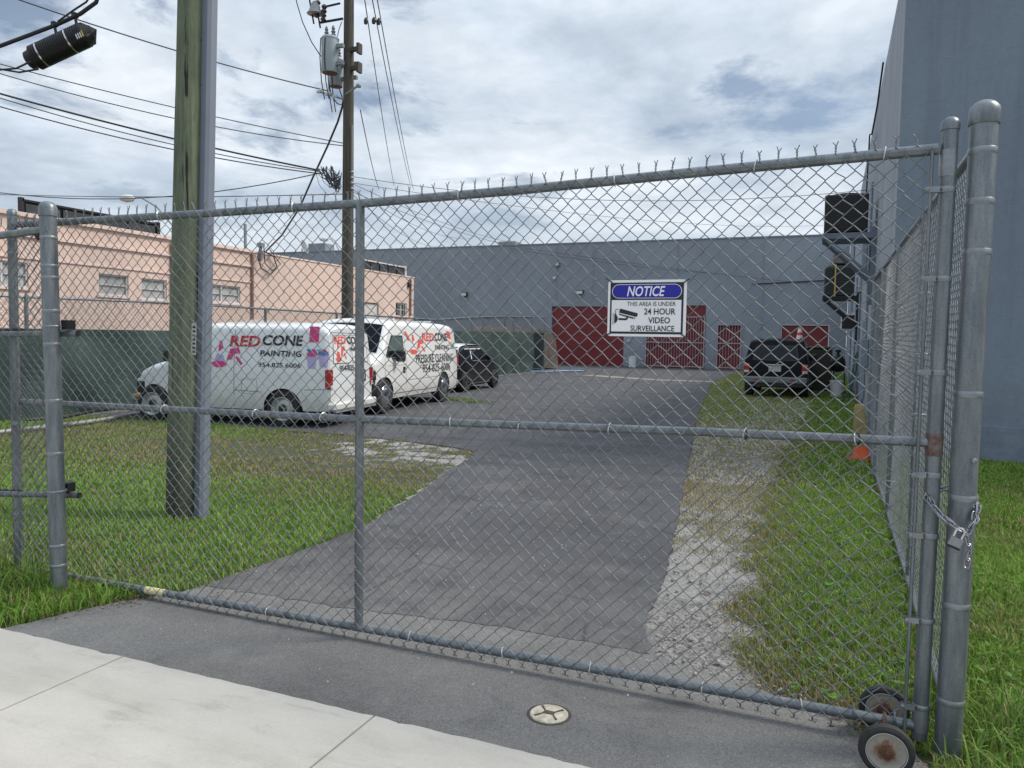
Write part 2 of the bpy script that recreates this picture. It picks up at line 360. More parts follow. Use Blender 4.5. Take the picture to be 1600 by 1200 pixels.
# ------------------------------------------------------------------ ground masks
def vnoise(x, y, f, seed):
    x = np.asarray(x)*f; y = np.asarray(y)*f; xi = np.floor(x).astype(int); yi = np.floor(y).astype(int); fx = x-xi; fy = y-yi
    fx = fx*fx*(3-2*fx); fy = fy*fy*(3-2*fy)
    def h(a, b):
        n = (a*374761393+b*668265263+seed*1442695041) & 0xffffffff; n = ((n ^ (n >> 13))*1274126177) & 0xffffffff
        return ((n ^ (n >> 16)) & 0xffff)/65535.
    return (h(xi, yi)*(1-fx)+h(xi+1, yi)*fx)*(1-fy)+(h(xi, yi+1)*(1-fx)+h(xi+1, yi+1)*fx)*fy
def fbm(x, y, f, seed): return (vnoise(x, y, f, seed)*.5+vnoise(x, y, f*2.1, seed+1)*.28+vnoise(x, y, f*4.3, seed+2)*.22)
XE = ([2.7, 3.4, 3.77, 5.2, 9, 17, 30.6, 36.7, 39, 48], [.30, .10, -.83, -.99, -1.51, -2.63, -4.27, -4.55, -4.7, -4.8])   # right asphalt edge
XL = ([2.7, 3.2, 3.7, 4.5, 5.3, 8.28, 9.5, 9.95, 10.2], [-4.05, -3.9, -3.6, -3.58, -3.56, -4.22, -4.45, -4.62, -5.3])     # left asphalt edge
XS = ([2.7, 3.5, 4.0, 4.7, 6.5, 9, 12.8, 20, 26, 48], [.42, .2, -.25, -.38, -.42, -.48, -.42, -.3, -.3, -.4])             # sand meets grass
def masks(x, y):
    """grass cover, dryness, sandiness"""
    n1 = fbm(x, y, 1.3, 3); n2 = fbm(x, y, 4.5, 11); n3 = fbm(x, y, .55, 21)
    xe = np.interp(y, *XE); xl = np.interp(y, *XL); xs = np.interp(y, *XS)
    inner = np.clip(1-(xs-x)/.22+(n1-.5)*2.2+(n2-.5)*1.4, 0, 1)       # east strip
    strip = inner.copy()
    between = (x < xs) & (x > xe)
    u = np.clip((x-xe)/(xs-xe+1e-6), 0, 1)
    far = sm(y, 5.6, 9.5)*(1-sm(n2+.12*u*(y < 24)*(y > 13), .50, .66))*.95*(.5+.6*n1)
    edge_green = sm(y, 13, 17)*(1-sm(u, .35, .62))*.85*sm(n2, .25, .5)
    patches = sm(y, 4.8, 7.0)*sm(n2, .48, .6)*.6
    strip = np.where(between, np.maximum(np.maximum(strip*.9, far*.9), np.maximum(edge_green, patches)), inner)
    left = (x < xl) & (y < 10.6)
    dryL = sm(y, 6.0, 8.6)*sm(x, -10.5, -5.0)*(.5+1.0*n3)+sm(y, 5.6, 8.5)*.5*sm(n3+.3*n1, .45, .75)
    cov = np.where(left, np.clip(1.05-dryL*(.35+.95*sm(n2, .4, .62)), .04, 1), strip)
    bare = sm(x, -7.4, -5.6)*sm(y, 8.6, 9.3)*sm(n2, .50, .62); cov = np.where(left, cov*(1-.9*bare), cov)
    cov = np.where((x > .42), np.clip(1.1-.35*sm(n2, .55, .8), 0, 1), cov)
    dry = np.where(left, np.clip(dryL*1.0+.12*sm(n2, .5, .7), 0, 1), np.where(x > .3, .08*n1, np.clip(sm(xs-x, -.5, .5)*(1-.6*sm(y, 12, 18))+.25*sm(n2, .5, .8), 0, 1)))
    sand = np.where(left, np.clip(bare+.25*dryL, 0, 1), np.clip(1-inner-.45*sm(y, 6, 11)*(1-sm(n2, .5, .66)), 0, 1))
    return cov, np.clip(dry, 0, 1), sand
# ground sheet: fine near the camera, large quads to the horizon
def ground_grid(x0, x1, y0, y1, st, z=0.0):
    xs = np.arange(x0, x1+st*.5, st); ys = np.arange(y0, y1+st*.5, st); X, Y = np.meshgrid(xs, ys)
    return X, Y
gm = T('ground_soil', .95)
gc = gm.attr('cover'); sa = gm.attr('sand')
soil = gm.ramp(gm.noise(22, 6, .7), [(.3, (.045, .042, .022)), (.55, (.085, .082, .035)), (.75, (.14, .12, .06))])
greenu = gm.ramp(gm.noise(30, 6, .7), [(.3, (.030, .045, .014)), (.7, (.075, .10, .028))])
sandc = gm.ramp(gm.noise(35, 8, .75), [(.28, (.17, .16, .145)), (.5, (.34, .328, .31)), (.72, (.50, .49, .47))])
peb = gm.ramp(gm.voro(55, 'F1', 'Color'), [(.0, .65), (1, 1.2)])
sandc = gm.mix(.6, sandc, peb, 'MULTIPLY')
under = gm.mix(gm.ramp(gm.noise(7, 5), [(.4, 0.), (.6, 1.)]), soil, greenu)
_n = gm.noise(5, 8, .75)
sf = gm.t.nodes.new('ShaderNodeMath'); sf.operation = 'ADD'; gm.t.links.new(sa, sf.inputs[0]); gm.t.links.new(gm.mr(_n, .3, .7, -.35, .35), sf.inputs[1])
gm.color(gm.mix(gm.ramp(sf.outputs[0], [(.35, 0.), (.65, 1.)]), under, sandc)); gm.bump(gm.noise(40, 8, .8), .7, .03)
xs_ = np.concatenate([np.arange(-16, 4.01, .09)]); ys_ = np.concatenate([np.arange(2.0, 16, .09), np.arange(16, 49, .3)])
X_, Y_ = np.meshgrid(xs_, ys_); nx, ny = len(xs_), len(ys_)
Z_ = (fbm(X_, Y_, 3.0, 5)-.5)*.022+(fbm(X_, Y_, .5, 9)-.5)*.02-.012
# keep the soil just under the paving
Z_ = np.where((Y_ > 10.2) & (X_ < np.interp(Y_, *XE)) | (Y_ < 2.8) | ((X_ < np.interp(Y_, *XE)+.12) & (X_ > np.interp(Y_, *XL)-.12)), np.minimum(Z_, -.006), Z_)
V_ = np.stack([X_, Y_, Z_], -1).reshape(-1, 3); I_ = np.arange(nx*ny).reshape(ny, nx)
F_ = np.stack([I_[:-1, :-1], I_[:-1, 1:], I_[1:, 1:], I_[1:, :-1]], -1).reshape(-1, 4)
go = np_mesh('ground', V_, F_, gm.m, smooth=True, kind='structure')
cv, dr, sn = masks(V_[:, 0], V_[:, 1])
for nm, arr in (('cover', cv), ('sand', sn)):
    at = go.data.attributes.new(nm, 'FLOAT', 'POINT'); at.data.foreach_set('value', arr.astype(np.float32))
mb = MB()
for a, b, c, d in ((-700, 700, 49, 900), (-700, 700, -700, 2), (-700, -16, 2, 49), (4, 700, 2, 49)): mb.add([(a, c, -.02), (b, c, -.02), (b, d, -.02), (a, d, -.02)], [(0, 1, 2, 3)])
structure(mb, 'terrain', mat('far_ground', (.10, .10, .07), .95, 0, .3, .6))

# ------------------------------------------------------------------ paving
def asphalt(name, lo, mid, hi, dust, sc=1.0, dusty=False):
    a = T(name, .88)
    big = a.ramp(a.noise(.55, 5, .6), [(.32, 0.), (.68, 1.)])
    base = a.mix(big, lo, mid)
    fine = a.ramp(a.noise(150*sc, 3, .7), [(.3, .55), (.5, 1.), (.7, 1.6)])
    base = a.mix(1, base, fine, 'MULTIPLY')
    sp = a.ramp(a.voro(85, 'F1', 'Color'), [(.93, 0.), (.95, 1.)])
    sd_ = a.ramp(a.voro(85), [(.0, 1.), (.35, 0.)])
    spk = a.mix(1, sp, sd_, 'MULTIPLY'); base = a.mix(spk, base, hi)
    ds = a.ramp(a.noise(1.7, 9, .78, None, .4), [(.50, 0.), (.66, .55), (.8, .9)])
    base = a.mix(ds, base, a.mix(.6, base, dust))
    st = a.ramp(a.noise(.8, 4, .5, (1, 2.4, 1), 0, (4, 3, 0)), [(.25, .72), (.5, 1.), (.8, 1.12)])
    base = a.mix(1, base, st, 'MULTIPLY')
    ol = a.ramp(a.noise(1.9, 5, .55, None, .3, (2, 8, 0)), [(.30, .66), (.42, 1.)]); base = a.mix(1, base, ol, 'MULTIPLY')
    if dusty:       # sand and road dust trodden in near the gate, and a few fine cracks
        yy = a.mr(a.sepz(1), 3.7, 5.6, 1.0, 0.0); cc_ = a.t.nodes.new('ShaderNodeMath'); cc_.operation = 'MULTIPLY'; a.t.links.new(yy, cc_.inputs[0]); a.t.links.new(a.ramp(a.noise(2.6, 9, .8), [(.36, 0.), (.62, 1.)]), cc_.inputs[1])
        base = a.mix(cc_.outputs[0], base, (.165, .162, .155))
    cr = a.ramp(a.voro(.55, 'DISTANCE_TO_EDGE'), [(.0, .45), (.006, 1.)]); cm2 = a.ramp(a.noise(.9, 3, .5, None, 0, (9, 1, 0)), [(.5, 1.), (.56, 0.)])
    if dusty: base = a.mix(1, base, a.mix(cm2, cr, 1.0), 'MULTIPLY')
    a.color(base); a.bump(a.noise(170, 3, .8), .55, .008); return a
ASPH = asphalt('dark_asphalt', (.060, .060, .066), (.080, .080, .085), (.42, .42, .42), (.20, .195, .185), dusty=True).m
APR = asphalt('worn_grey_asphalt', (.15, .147, .143), (.20, .196, .188), (.5, .5, .49), (.31, .30, .28)).m
def jag(poly, st=.12, amp=.02, seed=1):
    g = random.Random(seed); out = []
    for i, a in enumerate(poly):
        b = poly[(i+1) % len(poly)]; L = math.dist(a[:2], b[:2]); k = max(1, int(L/st)) if L < 60 else 1
        rag = len(a) < 3
        for q in range(k):
            t = q/k; x = a[0]+(b[0]-a[0])*t; y = a[1]+(b[1]-a[1])*t
            if rag and q: x += g.gauss(0, amp); y += g.gauss(0, amp)
            out.append((x, y))
    return out
def slab(poly, z, zb, name, m, parent=None):
    mb = MB(); mb.prism(poly, lambda x, y: (x, y, z), lambda x, y: (x, y, zb)); return structure(mb, name, m, parent=parent)
drv = [(-3.62, 3.72), (-3.58, 4.5), (-3.56, 5.3), (-3.85, 6.9), (-4.22, 8.28), (-4.45, 9.5), (-4.72, 9.95), (-5.3, 10.15), (-7.0, 10.5), (-8.4, 10.45), (-11.6, 10.1), (-13.2, 10.3), (-13.25, 48),
       (-4.8, 47.9), (-4.75, 39), (-4.55, 36.7), (-4.27, 30.6), (-2.63, 17.0), (-1.51, 9.0), (-1.2, 6.8), (-.99, 5.2), (-.92, 4.3), (-.80, 3.85), (-1.6, 3.88), (-2.6, 3.75)]
slab(jag(drv, .055, .009, 3), .0065, -.05, 'driveway', ASPH)
slab([(-13.26, 36.6), (-4.5, 36.6), (.79, 41.5), (.79, 47.99), (-19, 47.99), (-19, 36.6)], .004, -.05, 'yard_paving', ASPH)
apr = [(-4.05, 2.705), (-3.95, 3.05), (-3.85, 3.28), (-3.66, 3.55), (-3.62, 4.1), (-.78, 4.2), (-.78, 3.86), (-.3, 3.68), (.18, 3.52), (.33, 3.45), (.40, 3.25), (.5, 2.95), (.75, 2.705)]
slab(jag(apr, .06, .007, 5), .003, -.05, 'apron', APR)
# pale worn strip across the far end of the driveway
slab(jag([(-10.5, 33.6), (-6.5, 31.6), (-4.4, 31.9), (-4.5, 32.7), (-6.7, 32.5), (-10.2, 34.6)], .3, .06, 8), .014, .0, 'concrete_strip', mat('pale_worn_concrete', (.27, .245, .20), .9, 0, .25, 3))
cm_ = T('sidewalk_concrete', .85)
_c = cm_.ramp(cm_.noise(1.1, 8, .62, (1, 2.2, 1)), [(.3, (.42, .413, .398)), (.5, (.505, .498, .482)), (.7, (.565, .558, .542))])
_s = cm_.ramp(cm_.noise(2.2, 9, .7, (.6, 3.2, 1), .6), [(.30, .72), (.44, .95), (1, 1.)])
_s2 = cm_.ramp(cm_.voro(17), [(.0, .78), (.05, 1.)]); _s3 = cm_.ramp(cm_.noise(110, 3, .7), [(.3, .93), (.7, 1.05)])
_g = cm_.ramp(cm_.voro(5.5), [(.025, .55), (.045, 1.)]); _gs = cm_.ramp(cm_.voro(5.5, 'F1', 'Color'), [(.62, 0.), (.64, 1.)]); _c = cm_.mix(_gs, _c, cm_.mix(1, _c, _g, 'MULTIPLY'))
_o = cm_.ramp(cm_.noise(2.7, 8, .75, None, .4, (6, 2, 0)), [(.58, 1.), (.72, .80)]); _c = cm_.mix(1, _c, cm_.mix(1, _o, (1.0, .97, .90), 'MULTIPLY'), 'MULTIPLY')
cm_.color(cm_.mix(1, cm_.mix(1, cm_.mix(1, _c, _s, 'MULTIPLY'), _s3, 'MULTIPLY'), cm_.mix(.6, 1.0, _s2, 'MIX'), 'MULTIPLY')); cm_.bump(cm_.noise(130, 5, .8, (1, 2, 1)), .35, .006)
base_sw = MB().box(-14, 8, -6, 2.69, -.03, -.008); sw = structure(base_sw, 'sidewalk', mat('joint_dirt', (.10, .085, .06), .95))
sx = [-13.2, -11.76, -10.32, -8.88, -7.44, -6.0, -4.59, -3.15, -1.71, -.27, 1.17, 2.61, 4.05, 5.5]
for i in range(len(sx)-1):
    for (ya, yb) in ((1.26, 2.70), (-.19, 1.25), (-1.64, -.2)):
        g = random.Random(i*7+int(ya*3)); poly = []
        xa, xb = sx[i]+.005, sx[i+1]-.005
        for k in range(25): poly.append((xa+(xb-xa)*k/24, yb-abs(g.gauss(0, .006)) if (yb > 2 and 0 < k < 24) else yb))
        poly += [(xb, ya+.008), (xa, ya+.008)]
        mbs = MB().prism(poly, lambda x, y: (x, y, .014), lambda x, y: (x, y, -.03)); o = build(mbs, 'slab', cm_.m, sw)
structure(MB().box(-40, 40, -30, -6.0, -.15, -.012), 'road', ASPH)

# ------------------------------------------------------------------ buildings
def stucco(name, lo, hi, sc=1.0, streak=(1, 1, .25), bump=.6, st=.90):
    a = T(name, .88); c = a.ramp(a.noise(.9*sc, 9, .68, streak), [(.3, lo), (.7, hi)]); c = a.mix(1, c, a.ramp(a.noise(.35*sc, 4, .5, None, 0, (5, 2, 1)), [(.35, .90), (.65, 1.06)]), 'MULTIPLY')
    c = a.mix(1, c, a.ramp(a.noise(2.2, 6, .65, (2.2, 2.2, .07), 0, (1, 7, 2)), [(.36, st), (.5, 1.)]), 'MULTIPLY')
    gz_ = a.mr(a.sepz(), .05, 1.3, .75, 0.0); gm_ = a.t.nodes.new('ShaderNodeMath'); gm_.operation = 'MULTIPLY'; a.t.links.new(gz_, gm_.inputs[0]); a.t.links.new(a.ramp(a.noise(3.5, 7, .7), [(.35, 0.), (.65, 1.)]), gm_.inputs[1])
    c = a.mix(gm_.outputs[0], c, tuple(q*.62 for q in lo))
    d = a.ramp(a.noise(14*sc, 4, .6, (1, 1, .6)), [(.3, .95), (.7, 1.04)]); a.color(a.mix(1, c, d, 'MULTIPLY'))
    h = a.mix(.35, a.ramp(a.noise(5.5*sc, 5, .6, (1, 1, 2.2), .8), [(.57, 0.), (.66, 1.)]), a.noise(30*sc, 6, .75)); a.bump(h, bump, .010); return a.m
GREYW = stucco('grey_blue_stucco', (.185, .225, .275), (.225, .268, .32), 1.0, (1, 1, .4), .35)
GREYS = stucco('weathered_grey_lit_side_stucco', (.28, .31, .35), (.40, .425, .465), 1.6, (2.5, 2.5, .12), .5)  # streaks are weathering; paler than the front because side light is in the colour
GREYB = stucco('grey_blue_block_wall', (.255, .288, .33), (.295, .330, .373), .5, (1, 1, .6), .3, .965)
PINKW = stucco('pink_stucco', (.70, .515, .435), (.76, .58, .50), .5, (1, 1, .3), .25)
PINKT = mat('pale_pink_trim', (.78, .61, .54), .8, 0, .06, 2)
REDD = mat('dark_red_paint', (.20, .022, .026), .5, 0, .15, 1.5, .15, 6)
WBAR = mat('pale_pink_bars', (.42, .33, .35), .5, 0, .05)
GFRAME = mat('grey_door_frame', (.24, .29, .35), .6, 0, .05)
WINF = mat('white_window_frame', (.62, .60, .58), .6, 0, .08)
WINP = mat('dusty_window_glass', (.42, .42, .42), .25, 0, .25, 2)
def wall_open(mb, place, a0, a1, z0, z1, ops, depth=.2):
    """wall face with real openings: ops = (a0,a1,z0,z1); place(a,z,d) with d the depth into the wall"""
    A = sorted({a0, a1, *[v for o in ops for v in o[:2]]}); Z = sorted({z0, z1, *[v for o in ops for v in o[2:]]})
    for i in range(len(A)-1):
        for j in range(len(Z)-1):
            ca, cz = (A[i]+A[i+1])/2, (Z[j]+Z[j+1])/2
            if any(o[0] < ca < o[1] and o[2] < cz < o[3] for o in ops): continue
            mb.add([place(A[i], Z[j], 0), place(A[i+1], Z[j], 0), place(A[i+1], Z[j+1], 0), place(A[i], Z[j+1], 0)], [(0, 1, 2, 3)])
    for o in ops:
        c = [(o[0], o[2]), (o[1], o[2]), (o[1], o[3]), (o[0], o[3])]
        for q in range(4):
            (p, r), (s, t) = c[q], c[(q+1) % 4]; mb.add([place(p, r, 0), place(s, t, 0), place(s, t, depth), place(p, r, depth)], [(0, 1, 2, 3)])
def pbox(mb, place, a0, a1, z0, z1, d0, d1):
    vs = [place(a, z, d) for d in (d0, d1) for z in (z0, z1) for a in (a0, a1)]
    return mb.add(vs, [(0, 2, 3, 1), (4, 5, 7, 6), (0, 1, 5, 4), (2, 6, 7, 3), (0, 4, 6, 2), (1, 3, 7, 5)])

# --- back warehouse (faces the camera across the yard)
YB = 47.9
B = thing('grey_warehouse', 'long low blue-grey warehouse with dark red doors closing the far end of the yard', 'building', (-16, YB, 0))
pb = lambda a, z, d: (a, YB+d, z)
ops = [(-17.0, -12.15, 0, 3.82), (-10.7, -7.1, 0, 3.88), (-6.38, -4.98, 0, 2.68), (-2.73, -.15, 1.3, 2.72), (-17.9, -17.25, 0, 2.25)]
mb = MB(); wall_open(mb, pb, -48, .78, -.05, 7.82, ops, .22)
mb.add([(-48, YB, 7.82), (.78, YB, 7.82), (.78, YB+20, 7.82), (-48, YB+20, 7.82)], [(0, 1, 2, 3)]); mb.add([(-48, YB, -.05), (-48, YB+20, -.05), (-48, YB+20, 7.82), (-48, YB, 7.82)], [(0, 1, 2, 3)])
build(mb, 'wall', GREYB, B, recalc=False)
build(MB().box(-48.03, .78, YB-.05, YB+.25, 7.825, 7.90), 'parapet_cap', mat('grey_parapet_cap', (.20, .25, .31), .7), B)
for k, (x0, x1, z1) in enumerate(((-17.0, -12.15, 3.82), (-10.7, -7.1, 3.88))):
    d = build(MB().box(x0+.01, x1-.01, YB+.19, YB+.21, 0, z1-.005), 'garage_door', REDD, B)
    n = 8; h = z1/n
    for i in range(n):
        mbp = MB(); pbox(mbp, pb, x0+.015, x1-.015, i*h+.012, (i+1)*h-.012, .15, .189)
        for q in range(1): pbox(mbp, pb, x0+.03, x1-.03, i*h+h*.47, i*h+h*.53, .135, .149)
        build(mbp, 'panel', REDD, d)
build(MB().box(-6.37, -4.99, YB+.15, YB+.2, 0, 2.67), 'door', REDD, B)
build(MB().box(-2.72, -.16, YB+.12, YB+.2, 1.31, 2.71), 'window_shutter', REDD, B)
build(MB().box(-17.89, -17.26, YB+.15, YB+.2, 0, 2.24), 'dark_doorway', TRIMB, B)
def barred(x0, x1, z1, nb, nm, mids):
    fr = MB(); r = .03; y = YB-.06
    for x in (x0, x1): fr.box(x-r, x+r, y-r, y+r, .04, z1)
    for z in (.08, z1-.001): fr.box(x0-r, x1+r, y-r-.002, y+r+.002, z, z+.06)
    for z in mids: fr.box(x0-r, x1+r, y-r-.002, y+r+.002, z, z+.06)
    f = build(fr, nm, WBAR, B)
    for i in range(1, nb): x = x0+(x1-x0)*i/nb; build(MB().tube([(x, y, .1), (x, y, z1)], .014, 6), 'bar', WBAR, f)
barred(-10.72, -7.15, 3.12, 22, 'security_gate', [1.55]); barred(-6.36, -5.0, 2.66, 8, 'security_grille', [1.55])
for x in (-16.75, -8.9, -14.3, -3.9): build(MB().box(x, x+.05, YB-.05, YB-.003, 2.4 if x > -10 else 4.2, 7.6), 'conduit', GFRAME, B)
build(MB().tube([(-48, YB-.04, 3.0), (-30, YB-.05, 2.8), (-20, YB-.05, 3.05), (-17.4, YB-.04, 3.1)], .03, 5), 'conduit', GFRAME, B)
build(MB().tube([(-4.5, YB-.05, 5.1), (-1, YB-.05, 5.25), (.7, YB-.05, 5.3)], .03, 5), 'conduit', CABLE, B)
for (px, py, w, h) in ((907, 457, .5, .3), (872, 413, .28, .28), (727, 460, .42, .3)):
    p = PY(px, py, YB); t = MB().bbox(p.x-w/2, p.x+w/2, YB-.25, YB-.003, p.z-h/2, p.z+h/2, .03)
    o = build(t, 'flood_light', mat('dark_lamp_housing', (.05, .05, .055), .5) if w != .28 else BUMPG, B)
    build(MB().box(p.x-w/2+.05, p.x+w/2-.05, YB-.262, YB-.252, p.z-h/2+.04, p.z+h/2-.06), 'lens', LENSW, o)
p = PY(867, 435, YB); build(MB().lathe([(.12, 0), (.12, .1), (.06, .18)], (p.x, YB-.003, p.z), (0, -1, 0), 12), 'camera_dome', LENSW, B)
p = PY(983, 533, YB); build(MB().lathe([(.10, 0), (.10, .08), (.04, .12)], (p.x, YB-.003, p.z), (0, -1, 0), 12), 'camera_dome', LENSW, B)
build(MB().tube([PY(1258, 490, YB-.1), PY(1262, 486, YB-.15), PY(1264, 492, YB-.15)], .03, 6), 'hook', GFRAME, B)
for (px, py, w, h, lab) in ((502, 389, 1.6, .5, 'flat grey rooftop vent unit left of the wooden far pole, on the warehouse roof edge'), (797, 384, 1.3, .25, 'small dark rooftop box above the garage door on the warehouse')):
    p = PY(px, py, YB+2); vb = MB().bbox(p.x-w/2, p.x+w/2, YB+1.4, YB+2.6, 7.83, p.z+h/2+.12, .04); q = one(vb, 'rooftop_unit', BUMPG, lab, 'roof unit')

# --- tall right-hand building: front face Y=12.6, side face X=.8
Bt = thing('tall_grey_building', 'tall blue-grey stucco building filling the right edge behind the side fence', 'building', (.8, 12.6, 0))
mb = MB(); H2 = 7.28
mb.add([(.8, 12.6, 0.46), (16, 12.6, .46), (16, 12.6, H2), (.8, 12.6, H2)], [(0, 1, 2, 3)]); build(mb, 'front_wall', GREYW, Bt, recalc=False)
mb = MB().box(.76, 16, 12.55, 12.602, -.05, .49); build(mb, 'plinth', GREYW, Bt)
mb = MB(); wall_open(mb, lambda a, z, d: (.8+d, a, z), 12.6, YB+.3, -.05, H2, [(32.0, 33.4, 1.9, 2.75)], .15); build(mb, 'side_wall', GREYS, Bt, recalc=False)
mb = MB().add([(.8, 12.6, H2), (16, 12.6, H2), (16, 48, H2), (.8, 48, H2)], [(0, 1, 2, 3)]); build(mb, 'roof', GREYW, Bt, recalc=False)
build(MB().box(.85, .93, 32.01, 33.39, 1.91, 2.74), 'window', GLASSD, Bt)
for (y, z0, z1, r) in ((15.5, .1, 3.0, .035), (20.5, .3, 5.5, .03), (21.2, 0, 2.2, .045), (26, 0, 3.2, .03), (30, 0, 4.0, .03), (36, 0, 6.8, .05)):
    build(MB().tube([(.8-r-.01, y, z0), (.8-r-.01, y, z1)], r, 8), 'conduit', GFRAME, Bt)
build(MB().bbox(.62, .797, 19.3, 19.9, 1.1, 1.75, .02), 'meter_box', GFRAME, Bt)
build(MB().bbox(.66, .797, 22.5, 22.9, 3.6, 4.5, .02), 'meter_box', GFRAME, Bt)
pts = [PX(x, y, .78) for x, y in ((1377, 130), (1369, 160), (1366, 185), (1367, 205), (1362, 225))]
# loose cable drooping over the side wall edge
build(MB().tube([(.74, 17.2, 7.2), (.70, 18.0, 6.6), (.66, 19.2, 6.3), (.66, 20.4, 6.6), (.70, 21.8, 6.9), (.72, 22.8, 6.2), (.72, 23.0, 5.3)], .018, 6), 'loose_cable', CABLE, Bt, True)

# --- wall-hung air conditioners
def ac_unit(lab, x0, x1, y0, y1, z0, z1, body, tray):
    a = thing('air_conditioner', lab, 'air conditioner', ((x0+x1)/2, (y0+y1)/2, z0), group='air conditioners hung on the side wall')
    build(MB().bbox(x0, x1, y0, y1, z0, z1, .02), 'housing', body, a)
    g = build(MB().box(x0+.05, x1-.05, y0-.012, y0-.003, z0+.06, z1-.06), 'coil_grille', TRIMB, a)
    for i in range(14): z = z0+.08+(z1-z0-.16)*i/13; build(MB().box(x0+.06, x1-.06, y0-.022, y0-.013, z-.006, z+.006), 'louvre', body, g)
    build(MB().lathe([((x1-x0)*.38, 0), ((x1-x0)*.38, .05), ((x1-x0)*.1, .08)], ((x0+x1)/2, (y0+y1)/2, z1), (0, 0, 1), 20), 'fan_guard', TRIMB, a)
    build(MB().box(x0-.03, .797, y0-.05, y1+.05, z0-.14, z0-.02), 'tray', tray, a)
    for y in (y0, y1-.06):
        m = MB(); m.add([(x0, y, z0-.14), (x0+.12, y, z0-.14), (.797, y, z0-.95), (.797, y, z0-1.12), (x0, y+.05, z0-.14), (x0+.12, y+.05, z0-.14), (.797, y+.05, z0-.95), (.797, y+.05, z0-1.12)], [(0, 1, 2, 3), (7, 6, 5, 4), (0, 4, 5, 1), (1, 5, 6, 2), (2, 6, 7, 3), (3, 7, 4, 0)])
        build(m, 'bracket', tray, a)
        build(MB().box(.70, .797, y+.002, y+.058, z0-1.5, z0+.1), 'bracket', tray, a)
    return a
ac_unit('black louvred air conditioner on a grey bracket, the higher one by the building corner', -.24, .62, 18.0, 18.95, 4.0, 4.80, BLACKMETAL, GREYW)
u2 = ac_unit('dark green-grey condenser on a lower bracket below and behind the black one', -.28, .60, 26.2, 27.2, 3.15, 4.05, mat('dark_green_metal', (.06, .085, .085), .6, .2, .2), BLACKMETAL)
build(MB().box(.02, .06, 26.10, 26.13, 3.1, 4.1), 'strap', P_YEL, u2)
build(MB().bbox(-.05, .45, 26.4, 27, 4.15, 4.45, .02), 'control_box', mat('weathered_box', (.25, .2, .17), .7, 0, .3), u2)
ac3 = thing('window_air_conditioner', 'small pale window air conditioner low on the side wall near the far end', 'air conditioner', (.6, 33, 2))
build(MB().bbox(.3, .797, 31.0, 31.8, 2.15, 2.75, .02), 'housing', WINF, ac3); build(MB().box(.34, .76, 30.985, 30.997, 2.2, 2.7), 'grille', TRIMB, ac3)

# --- pink building on the left
XP = -20.0; HP = 4.65
Bp = thing('pink_building', 'low salmon pink stucco building with small windows behind the green screened fence', 'building', (XP, 22, 0))
pp = lambda a, z, d: (XP-d, a, z)
wins = [(10.6, 12.0, 2.75, 3.45), (12.9, 14.3, 2.75, 3.42), (16.45, 17.5, 2.70, 3.33), (17.98, 18.98, 2.66, 3.31), (20.55, 22.35, 2.72, 3.33), (33.25, 34.3, 2.65, 3.32)]
door = (29.9, 31.7, 1.0, 3.2)
mb = MB(); wall_open(mb, pp, 2, 35.0, -.05, HP, wins+[door], .16)
mb.add([(XP, 35.0, -.05), (XP, 35.0, HP), (XP-14, 35.0, HP), (XP-14, 35.0, -.05)], [(0, 1, 2, 3)]); mb.add([(XP, 2, HP-.3), (XP, 35, HP-.3), (XP-14, 35, HP-.3), (XP-14, 2, HP-.3)], [(0, 1, 2, 3)])
build(mb, 'wall', PINKW, Bp, recalc=False)
m = MB(); pbox(m, pp, 2, 22.9, HP-.02, HP+.09, -.09, .2); pbox(m, pp, 22.9, 35.02, HP, HP+.06, -.03, .2); build(m, 'parapet_cap', PINKT, Bp)
m = MB(); pbox(m, pp, 2, 23.0, 4.10, 4.17, -.07, -.003); build(m, 'cornice', PINKT, Bp)
m = MB(); pbox(m, pp, 2, 22.9, 3.52, 3.56, -.04, -.003); build(m, 'cornice', PINKT, Bp)
for w in wins:
    f = MB(); t = .045
    pbox(f, pp, w[0]+.002, w[1]-.002, w[2]+.002, w[2]+t, .04, .09); pbox(f, pp, w[0]+.002, w[1]-.002, w[3]-t, w[3]-.002, .04, .09)
    pbox(f, pp, w[0]+.003, w[0]+t, w[2]+t, w[3]-t, .042, .088); pbox(f, pp, w[1]-t, w[1]-.003, w[2]+t, w[3]-t, .042, .088)
    nm_ = 1 if w[1]-w[0] > 1.2 else 0
    if nm_ or w[0] > 30: c = (w[0]+w[1])/2; pbox(f, pp, c-.025, c+.025, w[2]+t, w[3]-t, .043, .087)
    c = (w[2]+w[3])/2; pbox(f, pp, w[0]+t, w[1]-t, c-.014, c+.014, .05, .08)
    fo = build(f, 'window', WINF, Bp); g_ = MB(); pbox(g_, pp, w[0]+.01, w[1]-.01, w[2]+.01, w[3]-.01, .10, .12); build(g_, 'pane', GLASSD if w[0] > 30 else WINP, fo)
    if w[0] > 30:
        for q in range(1, 6): a = w[0]+(w[1]-w[0])*q/6; build(MB().tube([pp(a, w[2]-.03, -.02), pp(a, w[3]+.03, -.02)], .016, 6), 'bar', WINF, fo)
    s_ = MB(); pbox(s_, pp, w[0]-.06, w[1]+.06, w[2]-.07, w[2]-.002, -.06, -.003); build(s_, 'sill', PINKT, fo)
f = MB(); pbox(f, pp, door[0]+.05, door[1]-.05, door[2], door[3]-.03, .08, .12); build(f, 'door', WINF, Bp)
for (a, z0, z1, mm) in ((19.15, 2.3, 4.5, RUST), (22.93, 1.8, 4.6, RUST), (34.6, 2.7, 4.55, RUST)): build(MB().tube([pp(a, z0, -.06), pp(a, z1, -.06)], .05, 8), 'downpipe', mat('rusty_pink_pipe', (.28, .16, .12), .8, 0, .3, 20), Bp)
